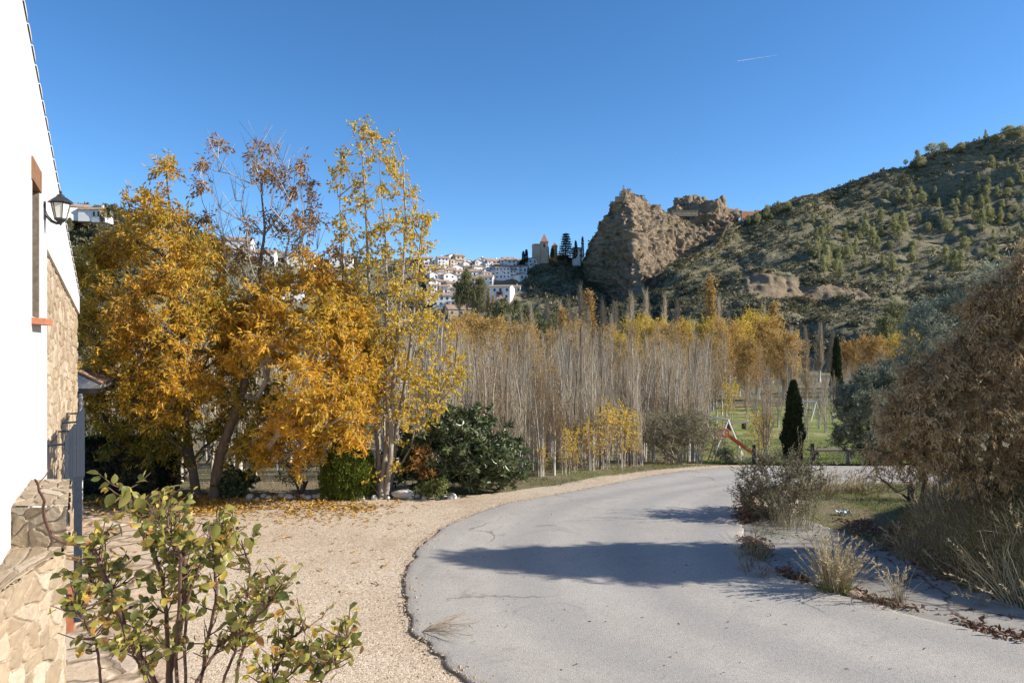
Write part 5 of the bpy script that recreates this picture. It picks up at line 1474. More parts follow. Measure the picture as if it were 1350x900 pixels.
# right of the playground
k_ = 0
while k_ < 46:
    px = rng.uniform(985, 1260); d = rng.uniform(58, 95); x = PX(px, d)
    if not free(x, d, 1.6): continue
    pos.append((x, d)); k_ += 1
    toppx = rng.uniform(446, 500)
    h = (CAM_Z - (toppx - 450) / 900 * d) - gz(x, d)
    plant(rng.choice(['bare1', 'bare2', 'few1', 'few2', 'bare5'], p=[.2, .2, .25, .2, .15]), x, d, h)
# golden and amber crowns farther back
for px, top, d, kd in [(600, 424, 62, 'gold2'), (622, 418, 75, 'gold2'), (646, 424, 70, 'gold2'), (668, 430, 80, 'gold2'), (690, 434, 66, 'gold2'), (760, 430, 85, 'gold2'), (800, 436, 75, 'gold2'), (735, 440, 70, 'gold2'),
                       (842, 420, 92, 'gold1'), (862, 426, 80, 'gold1'), (885, 432, 72, 'gold2'), (905, 426, 95, 'gold1'), (930, 424, 88, 'gold1'), (952, 428, 78, 'gold2'), (975, 424, 84, 'gold1'), (998, 414, 92, 'gold1'), (1015, 424, 80, 'gold2'), (1034, 440, 74, 'gold2'),
                       (1122, 452, 90, 'gold2'), (1150, 446, 84, 'gold2'), (1175, 446, 96, 'gold1'), (1196, 440, 100, 'gold1'), (820, 442, 70, 'gold1'), (870, 446, 62, 'gold2'), (940, 450, 64, 'gold2'), (985, 450, 66, 'gold2')]:
    x = PX(px, d); z = gz(x, d); plant(kd, x, d, CAM_Z - (top - 450) / 900 * d - z, z)
for px, top, d, kd in [(768, 376, 120, 'col'), (783, 388, 112, 'colg'), (752, 394, 118, 'col'), (738, 398, 110, 'col'), (722, 396, 122, 'col'), (702, 402, 115, 'col'), (797, 396, 118, 'col'), (812, 398, 108, 'col'), (829, 388, 112, 'col'), (850, 384, 116, 'col'), (874, 390, 110, 'col'), (890, 396, 118, 'col'), (939, 371, 98, 'colg'), (946, 392, 112, 'col'), (962, 412, 120, 'col'), (1006, 402, 112, 'col'), (1017, 402, 118, 'colg'), (776, 404, 104, 'col'), (760, 408, 100, 'col'), (690, 412, 108, 'col'), (672, 416, 104, 'col'), (1045, 432, 110, 'col'), (1062, 430, 116, 'col'), (1080, 426, 120, 'col'), (1096, 434, 114, 'col'), (744, 410, 98, 'colg'), (806, 414, 96, 'col')]:
    x = PX(px, d); z = gz(x, d); plant(kd, x, d, CAM_Z - (top - 450) / 900 * d - z, z)
for px, top, d in [(700, 408, 150), (722, 414, 140), (684, 416, 160), (660, 402, 175), (742, 420, 130), (712, 424, 120), (1182, 404, 150), (1166, 420, 140)]:
    x = PX(px, d); z = gz(x, d); plant('green', x, d, CAM_Z - (top - 450) / 900 * d - z, z)
# young yellow poplars at the edge
for px, by, hp, d in [(778, 622, 66, 17.0), (800, 620, 84, 17.4), (818, 618, 78, 17.6), (836, 614, 58, 18.2), (790, 618, 60, 18.0), (745, 626, 62, 16.3), (758, 624, 42, 16.6), (716, 628, 40, 16.0), (826, 606, 66, 19.5)]:
    x = PX(px, d); z = gz(x, d); plant('low', x, d, hp / 900 * d * 1.1, z)
x = PX(961, 46); plant('low', x, 46, 3.1, label='small round bright yellow tree behind the swing frame')
x = PX(1010, 24.5); plant('few1', x, 24.5, 3.3, label='slim sapling with pale yellow leaves left of the dark cypress')
x = PX(1000, 25.5); plant('low', x, 25.5, 2.1, label='bushy yellow sapling between the red slide and the dark cypress')

for px, d, top in [(1012, 38, 505), (1024, 44, 488), (1064, 36, 520), (1078, 44, 496), (1090, 40, 510), (1100, 50, 486), (1036, 52, 480), (998, 42, 500), (985, 50, 492), (1070, 57, 478), (1120, 46, 492), (1088, 56, 480), (1016, 56, 476)]:
    x = PX(px, d); z = gz(x, d); plant(['bare2', 'few1', 'bare1', 'few2'][px % 4], x, d, CAM_Z - (top - 450) / 900 * d - z, z)
# ------------------------------------------------------------------ playground
lobed_shrub('grey_shrub', 'wide rounded grey green shrub at the far road edge left of the playground', 'shrub', 896, 19.4, 112, 66, 300, .065, .016, L_GREYSH, .36, 14, M_TWIG, .8, .26, per=10, tw=7, vsd=.22)
lobed_shrub('small_shrub', 'small bluish green shrub at the foot of the red slide', 'shrub', 962, 21.5, 40, 30, 40, .06, .02, L_OLIVE, .35, 4, per=8, tw=5)

cy = thing('cypress', 'dark narrow cypress at the far side of the road in front of the lawn', 'cypress', onground(1046, 22.0))
def cyp(g, H, Rr, n, ls):
    hh = rng.random(n) ** .8; th = rng.uniform(0, 6.28, n)
    pr = np.interp(hh, [0, .08, .3, .6, .85, 1], [.55, .85, 1, .78, .42, .04]) * Rr
    pr = pr * (.75 + .25 * fbm(np.c_[np.cos(th) * 1.5, np.sin(th) * 1.5, hh * 9], 3, 3)) * rng.uniform(.75, 1.08, n)
    c = np.c_[np.cos(th) * pr, np.sin(th) * pr, .05 + hh * H * .97]
    d = np.c_[np.cos(th) * .35, np.sin(th) * .35, np.ones(n)] + rng.normal(size=(n, 3)) * .25
    g.leaves(c, d, ls * rng.uniform(.6, 1.3, n), ls * .3, np.clip(.5 + rng.normal(size=n) * .22, 0, .99))
g = G(); cyp(g, 2.72, .42, 9000, .13); g.build('foliage', L_CYPRESS, cy)
g = G(); g.tube([(0, 0, -.05), (0, 0, 1.2), (0, 0, 2.3)], [.07, .05, .01], 6); g.build('trunk', M_BARK, cy)
cy2 = thing('cypress', 'far slender dark cypress among the yellow trees behind the lawn', 'cypress', onground(1103, 66))
g = G(); cyp(g, 6.6, .62, 5000, .3); g.build('foliage', L_CYPRESS, cy2)
g = G(); g.tube([(0, 0, -.05), (0, 0, 3), (0, 0, 6)], [.14, .1, .02], 6); g.build('trunk', M_BARK, cy2)

zl = lambda x, y: gz(x, y) + .06
slx, sly = PX(955, 29), 29.0
sld = thing('playground_slide', 'red metal playground slide on the lawn by the road', 'slide', (slx, sly, zl(slx, sly)))
g = G()
t = np.linspace(0, 1, 12); cx = .12 + t * 1.35; cz = 1.08 - 1.0 * (t ** .95); cz[-1] += .05; cz[0] = 1.08
for k in range(11):
    for y0, y1, zz0, zz1 in ((-.22, .22, 0, 0),):
        g.hexa([(cx[k], y0, cz[k] - .03), (cx[k + 1], y0, cz[k + 1] - .03), (cx[k + 1], y1, cz[k + 1] - .03), (cx[k], y1, cz[k] - .03)], [(cx[k], y0, cz[k]), (cx[k + 1], y0, cz[k + 1]), (cx[k + 1], y1, cz[k + 1]), (cx[k], y1, cz[k])])
g.build('chute', M_REDPAINT, sld)
for s in (-1, 1):
    g = G(); pts = np.c_[cx, np.full(12, s * .235), cz + .05]
    for k in range(11): g.hexa([pts[k] - [0, .015, .07], pts[k + 1] - [0, .015, .07], pts[k + 1] + [0, .015, -.07], pts[k] + [0, .015, -.07]], [pts[k] - [0, .015, -.07], pts[k + 1] - [0, .015, -.07], pts[k + 1] + [0, .015, .07], pts[k] + [0, .015, .07]])
    g.build('side_rail', M_REDPAINT, sld)
g = G(); g.box((-.08, 0, 1.06), (.42, .5, .04)); g.build('platform', M_REDPAINT, sld)
g = G(); 
for s in (-1, 1): g.tube([(-.28, s * .24, 1.05), (-.26, s * .24, 1.32), (-.08, s * .24, 1.4), (.1, s * .24, 1.32), (.14, s * .24, 1.08)], .03, 6)
g.build('hand_rail', M_REDPAINT, sld)
g = G()
for s in (-1, 1): g.tube([(-.62, s * .22, 0), (-.28, s * .22, 1.08)], .022, 6)
lad = g.build('ladder', M_OLDWOOD, sld)
for k in range(4):
    g = G(); f = (k + .7) / 4.6; g.tube([(-.62 + .34 * f, -.22, 1.08 * f), (-.62 + .34 * f, .22, 1.08 * f)], .018, 5); g.build('rung', M_OLDWOOD, lad)
for x_, z_ in ((.62, .68),):
    for s in (-1, 1):
        g = G(); g.tube([(x_, s * .2, z_ - .03), (x_, s * .26, 0)], .02, 5); g.build('leg', M_WHITEPAINT, sld)
g = G(); g.box((1.28, 0, .02), (.75, .62, .045)); g.build('foot_plate', M_WHITEPAINT, sld)

def swing_frame(label, a, b, h, yoff=.75):
    a = np.array(a, float); b = np.array(b, float)
    t_ = thing('swing_frame', label, 'swing frame', (a[0], a[1], zl(a[0], a[1])))
    d = (b - a); za = 0; zb = zl(b[0], b[1]) - zl(a[0], a[1])
    n = np.array([-d[1], d[0]]) / np.linalg.norm(d) * yoff
    g = G(); g.tube([(-d[0] * .03, -d[1] * .03, h), (d[0] * 1.03, d[1] * 1.03, h)], .05, 8); g.build('crossbar', M_WHITEPAINT, t_)
    for e, z in ((np.zeros(2), za), (d, zb)):
        for s in (-1, 1):
            g = G(); g.tube([(e[0], e[1], h), (e[0] + n[0] * s, e[1] + n[1] * s, z)], .038, 6); g.build('leg', M_WHITEPAINT, t_)
    for f in (.33, .68):
        c_ = d * f
        u = d / np.linalg.norm(d) * .2
        g = G(); g.box((c_[0], c_[1], .55), (.45, .2, .04), math.atan2(d[1], d[0]))
        st_ = g.build('swing_seat', M_OLDWOOD, t_)
        for s in (-1, 1):
            g = G(); g.tube([(c_[0] + u[0] * s, c_[1] + u[1] * s, .56), (c_[0] + u[0] * s, c_[1] + u[1] * s, h)], .012, 4); g.build('chain', M_IRON, st_)
    return t_
swing_frame('white pipe swing frame behind the red slide', (PX(928, 33), 33.0), (PX(960, 31), 31.0), 1.72)
swing_frame('white pipe swing frame far back on the lawn behind the cypress', (PX(1056, 54), 54.0), (PX(1076, 53), 53.0), 1.5)
pl = thing('lawn_pole', 'dark upright post standing on the lawn beside the red slide', 'post', (PX(943, 28.4), 28.4, zl(PX(943, 28.4), 28.4)))
g = G(); g.tube([(0, 0, -.1), (0, 0, 1.5)], .035, 6); g.build('shaft', M_OLDWOOD, pl)
g = G(); g.box((0, 0, 1.52), (.1, .1, .05)); g.build('cap', M_OLDWOOD, pl)
for px, d, h, lab in ((994, 23.2, .62, 'short dark wooden post at the lawn edge near the foot of the slide'), (1071, 22.6, .66, 'short dark wooden post at the lawn edge right of the cypress'), (1118, 23.0, .42, 'short pale wooden post at the right corner of the lawn by the olive bush')):
    x = PX(px, d); b_ = thing('bollard', lab, 'post', (x, d, zl(x, d)))
    g = G(); g.hexa(hexring(.07, -.1, 8), hexring(.06, h, 8)); g.build('shaft', M_OLDWOOD if px < 1100 else M_PALESTONE, b_)
    g = G(); g.hexa(hexring(.066, h, 8), hexring(.03, h + .05, 8)); g.build('cap', M_OLDWOOD, b_)
def bench(label, px, d, w, rz=0):
    x = PX(px, d); b_ = thing('park_bench', label, 'bench', (x, d, zl(x, d)), rz)
    g = G(); g.box((0, 0, .42), (w, .4, .07)); g.build('seat', M_OLDWOOD, b_)
    for s in (-1, 1):
        g = G(); g.box((s * w * .38, 0, .19), (.14, .34, .38)); g.build('leg', M_OLDWOOD, b_)
bench('low dark timber bench on the lawn between the cypress and the olive bush', 1098, 27, 1.9, .05)
bench('pale bench on the lawn behind the yellow sapling', 972, 41, 1.6, .5)

# ------------------------------------------------------------------ stones, twigs, litter
def rock_mesh(g, s, seed, flat=.7):
    r = np.random.default_rng(seed)
    n = 10; th = np.linspace(0, np.pi, n); ph = np.linspace(0, 2 * np.pi, 14)[:-1]
    T, Pp = np.meshgrid(th, ph, indexing='ij')
    v = np.stack([np.sin(T) * np.cos(Pp), np.sin(T) * np.sin(Pp), np.cos(T)], -1).reshape(-1, 3)
    v = v * (1 + .28 * fbm(v * 1.3 + seed, 3, seed))[:, None] * s * np.array([1, .8, flat])
    i, j = np.meshgrid(np.arange(n - 1), np.arange(13), indexing='ij')
    f = np.stack([i * 13 + j, (i + 1) * 13 + j, (i + 1) * 13 + (j + 1) % 13, i * 13 + (j + 1) % 13], -1).reshape(-1, 4)
    g.add(v, f)
protos = []
for k in range(4):
    g = G(); rock_mesh(g, .085, 60 + k, .75); o = g.build('border_stone', M_PALESTONE, smooth=True); protos.append(o)
sp = [(a_, 13.15 + .1 * math.sin(a_)) for a_ in list(np.arange(330, 428, 8.5)) + list(np.arange(432, 478, 7.5)) + list(np.arange(486, 600, 9))]
for i, (px, d) in enumerate(sp):
    o = protos[i] if i < 4 else protos[i % 4].copy()
    if i >= 4: C.objects.link(o)
    x = PX(px + rng.uniform(-2, 2), d); s = rng.uniform(.55, 1.15)
    o.location = (x, d, gz(x, d) + .045 * s); o.scale = (s, s, s * rng.uniform(.8, 1.2)); o.rotation_euler = (0, 0, rng.uniform(0, 6.28))
    tag(o, 'pale fist sized stone in the row edging the planted bed under the golden trees', 'stone', 'stones edging the planted bed')
g = G(); rock_mesh(g, .24, 71, .42); o = g.build('flat_rock', M_PALESTONE, smooth=True); o.location = (PX(533, 13.2), 13.2, .06); tag(o, 'larger flat pale rock at the foot of the slender poplar', 'rock')
g = G(); rock_mesh(g, .085, 75, .7); o = g.build('round_stone', M_BROWNSTONE, smooth=True); q = onground(1126, 7.95); o.location = (q[0], q[1], q[2] + .05); tag(o, 'rounded tan stone beside the tall pale grass at the road edge', 'stone')
g = G(); rock_mesh(g, .05, 76, .7); o = g.build('round_stone', M_BROWNSTONE, smooth=True); q = onground(1113, 8.05); o.location = (q[0], q[1], q[2] + .05); tag(o, 'smaller brown stone tucked against the tall pale grass', 'stone')
tw = thing('fallen_branch', 'fan of thin reddish twigs lying on the left side of the road', 'branch', (PX(560, 6.95), 6.95, .05))
g = G(); g2 = G()
for k in range(15):
    a_ = rng.uniform(-.75, .75); L = rng.uniform(.3, .62)
    e = np.array([math.cos(a_) * L, math.sin(a_) * L, rng.uniform(.02, .13)])
    m_ = e * .5 + [0, rng.normal() * .03, .02]
    g.tube([(0, 0, .01), m_, e], [.004, .003, .0015], 3, cap=False)
    for q in range(3):
        f = rng.uniform(.3, .9); p0 = e * f; g2.sticks([p0], [p0 + np.array([math.cos(a_ + rng.normal() * .6), math.sin(a_ + rng.normal() * .6), rng.uniform(0, .2)]) * .14], .002, .001, 3)
g.build('stem', M_TWIGWARM, tw); g2.build('twigs', M_TWIGWARM, tw)
tw2 = thing('fallen_branch', 'small pale twig lying across the middle of the road near its far bend', 'branch', (PX(720, 10.9), 10.9, .05))
g = G(); g.tube([(-.16, 0, .01), (0, .03, .02), (.18, .0, .012)], [.003, .004, .002], 4); g.build('stem', M_TWIGWARM, tw2)
g = G(); g.sticks([(0, .03, .02), (.05, .02, .02), (-.05, .02, .02)], [(.08, .14, .03), (.1, -.08, .03), (-.02, -.1, .02)], .002, .001); g.build('twigs', M_TWIGWARM, tw2)
g = G()
S, T = np.meshgrid(np.linspace(-1, 1, 16), np.linspace(-1, 1, 12))
zc = np.abs(fbm(np.c_[S.ravel() * 1.6, T.ravel() * 1.6, 0 * S.ravel()], 4, 3)) * .06 + .01
ang = np.arctan2(T.ravel(), S.ravel()); rr = 1 + .3 * fbm(np.c_[np.cos(ang), np.sin(ang), 0 * ang], 2, 5)
g.add(np.c_[S.ravel() * .11 * rr, T.ravel() * .07 * rr, zc], grid_faces(12, 16)); q = onground(1112, 11.75)
o = g.build('plastic_bag', M_CLOTH, smooth=True); o.location = (q[0], q[1], q[2] + .03); tag(o, 'crumpled pale blue plastic bag lying on the field patch', 'bag')

# contrail high above
ct = thing('contrail', 'short thin white vapour trail high in the blue sky', 'contrail', tuple(P(1000, 77, 9000)))
g = G(); a_, b_ = P(972, 81, 9000), P(1024, 73, 9100); t = np.linspace(0, 1, 20)[:, None]; l0 = P(1000, 77, 9000)
g.tube(a_ + (b_ - a_) * t - l0, np.interp(t[:, 0], [0, .3, 1], [3, 2.6, .8]), 6); g.build('vapour', M_VAPOUR, ct)

# ------------------------------------------------------------------ the rose bush in front
rose = thing('rose_bush', 'tall rose bush with thorny canes and yellowing leaves in the near foreground', 'rose bush', (-1.45, 2.85, 0.0))
gc = G(); glf = G()
canes = [([(222, 960), (222, 890), (237, 829), (247, 772), (240, 730), (233, 700), (230, 678)], 2.75, .017),
 ([(215, 960), (205, 890), (169, 843), (148, 779), (126, 729), (112, 715), (80, 717), (57, 690), (58, 655), (46, 632)], 2.7, .012),
 ([(225, 950), (222, 830), (212, 751), (201, 722), (184, 692), (172, 662), (166, 646)], 2.8, .010),
 ([(232, 860), (240, 733), (222, 705), (208, 684), (197, 660)], 2.7, .008),
 ([(245, 800), (262, 745), (283, 733), (295, 712), (305, 700)], 2.85, .007),
 ([(330, 940), (361, 890), (376, 850), (390, 835), (407, 826)], 2.6, .009),
 ([(300, 960), (318, 860), (335, 810), (347, 792), (352, 770)], 2.75, .008),
 ([(400, 940), (436, 879), (448, 862), (458, 838)], 2.55, .005),
 ([(134, 905), (128, 850), (115, 826), (106, 800), (97, 815)], 2.6, .006),
 ([(262, 920), (272, 850), (285, 790), (283, 735), (285, 710), (286, 672)], 2.9, .008),
 ([(280, 960), (300, 880), (322, 830), (326, 780), (330, 745), (318, 712)], 2.95, .007),
 ([(200, 940), (190, 880), (180, 830), (160, 800), (120, 770), (116, 755)], 2.65, .007),
 ([(240, 940), (270, 880), (290, 850), (318, 830), (352, 800), (372, 770)], 2.65, .008),
 ([(350, 960), (370, 900), (400, 870), (420, 880), (440, 872)], 2.6, .006),
 ([(210, 920), (180, 870), (165, 850), (150, 862)], 2.6, .006)]
cps = []
for k, (pts, d, r_) in enumerate(canes):
    dd = d + .18 * np.sin(np.arange(len(pts)) * 1.1 + k)
    w = np.array([P(a, b, d_) for (a, b), d_ in zip(pts, dd)])
    low_ = w[0].copy(); root_ = np.array([-1.42 + .05 * math.sin(k * 2.1), 2.8 + .06 * math.cos(k * 1.7), -.02])
    w = np.vstack([root_, root_ * .4 + low_ * .6 + [0, 0, -.1], w])
    t = np.linspace(0, len(w) - 1, 40)
    # smooth
    p_ = np.stack([np.interp(t, np.arange(len(w)), w[:, j]) for j in range(3)], -1)
    for _ in range(2): p_[1:-1] = (p_[:-2] + 2 * p_[1:-1] + p_[2:]) / 4
    p_[1:-1] += rng.normal(size=(38, 3)) * .0025
    gc.tube(p_, np.interp(t, [0, len(w) * .6, len(w) - 1], [r_, r_ * .75, r_ * .32]), 7, rng.uniform(.2, .8))
    vis = p_[p_[:, 2] > 1.45]
    cps.append((vis, r_))
    # thorns
    s_ = vis[rng.integers(0, len(vis), 14)]; e_ = s_ + rng.normal(size=s_.shape) * .012
    gc.sticks(s_, e_, .003, .0005, 4)
LP, LD, LS = [], [], []
for vis, r_ in cps:
    ln_ = np.linalg.norm(np.diff(vis, axis=0), axis=1).sum()
    for _ in range(int(ln_ * 38) + 3):
        i = rng.integers(int(len(vis) * .2), len(vis)); p0 = vis[i]
        if 675 + 900 * p0[0] / p0[1] < 104 and rng.random() < .93: continue
        d = rng.normal(size=3); d[2] = abs(d[2]) * .7 + .1; d /= np.linalg.norm(d)
        L = rng.uniform(.04, .13); m_ = p0 + d * L * .5; e = m_ + (d + [0, 0, .35]) * L * .5
        gc.tube([p0, m_, e], [.0032, .0026, .0016], 4, rng.uniform(.3, 1), cap=False)
        if rng.random() < .84:
            # compound leaf: terminal leaflet and one or two pairs on a short stalk
            for f in (.45, .8, 1.0):
                q = p0 + (e - p0) * f
                for _k in range(2 if f < 1 else 1):
                    ld = d * .5 + rng.normal(size=3) * .7; ld[2] -= .25
                    if rng.random() < .78: LP.append(q + rng.normal(size=3) * .006); LD.append(ld); LS.append(rng.uniform(.022, .050))
for px, py, d in [(575, 315, 0)][:0]: pass
for px, py, s_ in [(168, 645, .075), (160, 660, .06), (182, 655, .07), (214, 657, .062), (284, 690, .058), (155, 690, .06), (162, 640, .06), (323, 708, .045), (330, 712, .05), (176, 662, .06), (150, 650, .06), (240, 820, .065), (240, 690, .05), (165, 830, .05), (290, 770, .06), (310, 880, .07), (200, 700, .05), (150, 740, .05), (420, 828, .05), (445, 885, .05)]:
    LP.append(P(px, py, 2.72)); LD.append(np.array([rng.normal() * .5, rng.normal() * .3, -1])); LS.append(s_)
LP, LD, LS = np.array(LP), np.array(LD), np.array(LS)
n_ = len(LP)
d = LD / np.linalg.norm(LD, axis=1, keepdims=True)
sd = np.cross(d, rng.normal(size=(n_, 3)) + [0, 0, 1.0]); sd /= np.linalg.norm(sd, axis=1, keepdims=True); up_ = np.cross(sd, d)
tt_ = np.array([0, .14, .32, .52, .74, .9, 1.0]); ww = np.array([.02, .20, .31, .33, .25, .11, .005])
cols = []
curl = rng.uniform(-.2, .6, n_); fold = rng.uniform(.05, .5, n_)
for s_ in (-1, 0, 1):
    p_ = LP[:, None] + d[:, None] * (tt_[None, :, None] * LS[:, None, None]) + sd[:, None] * (s_ * ww[None, :, None] * LS[:, None, None]) + up_[:, None] * ((abs(s_) * ww[None] * fold[:, None] - curl[:, None] * tt_[None] ** 2) * LS[:, None])[:, :, None]
    cols.append(p_)
v = np.stack(cols, 2)   # n,7,3,3
f = []
for a in range(6):
    for b in range(2): f.append([a * 3 + b, a * 3 + b + 1, (a + 1) * 3 + b + 1, (a + 1) * 3 + b])
f = (np.arange(n_)[:, None, None] * 21 + np.array(f)[None]).reshape(-1, 4)
lvv = np.clip(.60 + rng.normal(size=n_) * .25, 0, .99)
vv_ = np.repeat(lvv, 21).reshape(n_, 7, 3) + (tt_[None, :, None] - .5) * .14 * (rng.random(n_)[:, None, None] < .5) + rng.normal(size=(n_, 7, 3)) * .03
glf.add(v.reshape(-1, 3), f, np.clip(vv_.ravel(), 0, .99))
to_local(gc, rose).build('canes', M_CANE, rose, smooth=True)
to_local(glf, rose).build('leaves', L_ROSE, rose, smooth=True)
# ------------------------------------------------------------------ the hillside town
def roof_gable(g, w, dp, h, rise, over=.35, th=.22):
    """ridge along local x"""
    x = w / 2 + over; y = dp / 2 + over
    k = rise / (dp / 2); ze = h - over * k
    for s in (-1, 1):
        b = [(-x, s * y, ze), (x, s * y, ze), (x, 0, h + rise), (-x, 0, h + rise)]
        g.hexa(b if s < 0 else b[::-1], [(a, b_, c + th) for a, b_, c in (b if s < 0 else b[::-1])])
def town_house(name, label, px, pyb, wpx, hpx, rot=0., style='gable', wall=M_HOUSEW, dpf=.9, rows=2, cols=3, base=None, group=None, rise=.2, flip=False, cat='house', drop=5):
    b = at_surface(BT, px, pyb) if base is None else base
    d = b[1]
    loc = P(px, pyb, d)
    w = wpx / 900 * d / max(.75, math.cos(rot)); h = hpx / 900 * d
    dp = max(5.0, w * dpf)
    o = thing(name, label, cat, (loc[0], loc[1] + dp * .3, loc[2]), rot, group)
    g = G()
    if flip: W_, D_ = dp, w
    else: W_, D_ = w, dp
    rs = rise * (D_ if style == 'gable' else W_)
    v = [(-w / 2, -dp / 2, -drop), (w / 2, -dp / 2, -drop), (w / 2, dp / 2, -drop), (-w / 2, dp / 2, -drop), (-w / 2, -dp / 2, h), (w / 2, -dp / 2, h), (w / 2, dp / 2, h), (-w / 2, dp / 2, h)]
    if flip:   # gable end faces the viewer
        v += [(0, -dp / 2, h + rs), (0, dp / 2, h + rs)]
        g.add(v, [[0, 3, 2, 1], [0, 1, 5, 4], [1, 2, 6, 5], [2, 3, 7, 6], [3, 0, 4, 7]])
        g.F.append(np.array([[4, 5, 8], [6, 7, 9]])); g.M.append(np.zeros(2, np.int32))
    else:
        v += [(-w / 2, 0, h + rs), (w / 2, 0, h + rs)]
        g.add(v, [[0, 3, 2, 1], [0, 1, 5, 4], [1, 2, 6, 5], [2, 3, 7, 6], [3, 0, 4, 7]])
        g.F.append(np.array([[7, 4, 8], [5, 6, 9]])); g.M.append(np.zeros(2, np.int32))
    g.build('wall', wall, o)
    g = G()
    if flip:
        gg = G(); roof_gable(gg, dp, w, h, rs)
        for vv in gg.V: g.V.append(np.c_[-vv[:, 1], vv[:, 0], vv[:, 2]])
        g.F, g.M, g.A, g.UV, g.n = gg.F, gg.M, gg.A, gg.UV, gg.n
    else: roof_gable(g, w, dp, h, rs)
    rf = g.build('roof', M_TILEFAR, o)
    if rng.random() < .5:
        g = G(); g.box((w * rng.uniform(-.3, .3), dp * .12, h + rs + .4), (.7, .7, 1.5)); g.build('chimney', wall, rf)
    wh = min(1.5, h / rows * .45); ww_ = min(1.1, w / cols * .38)
    for r in range(rows):
        for c in range(cols):
            if rng.random() < .12: continue
            x = -w / 2 + w * (c + .5 + rng.uniform(-.1, .1)) / cols; z = h * (r + .52) / rows
            g = G(); g.box((x, -dp / 2 - .02, z), (ww_, .12, wh * rng.uniform(.8, 1.2))); g.build('window', M_WINDARK, o)
    for r in range(rows):
        if rng.random() < .6:
            g = G(); g.box((w / 2 + .02, dp * rng.uniform(-.25, .25), h * (r + .52) / rows), (.12, ww_, wh)); g.build('window', M_WINDARK, o)
    return o, w, dp, h
def cr(x0, x1, y0, y1):   # crop coordinates of the town detail
    return 555 + (x0 + x1) / 2 / 8.18, 310 + y1 / 8.18, (x1 - x0) / 8.18, (y1 - y0) / 8.18
R1, R2 = .42, -.15
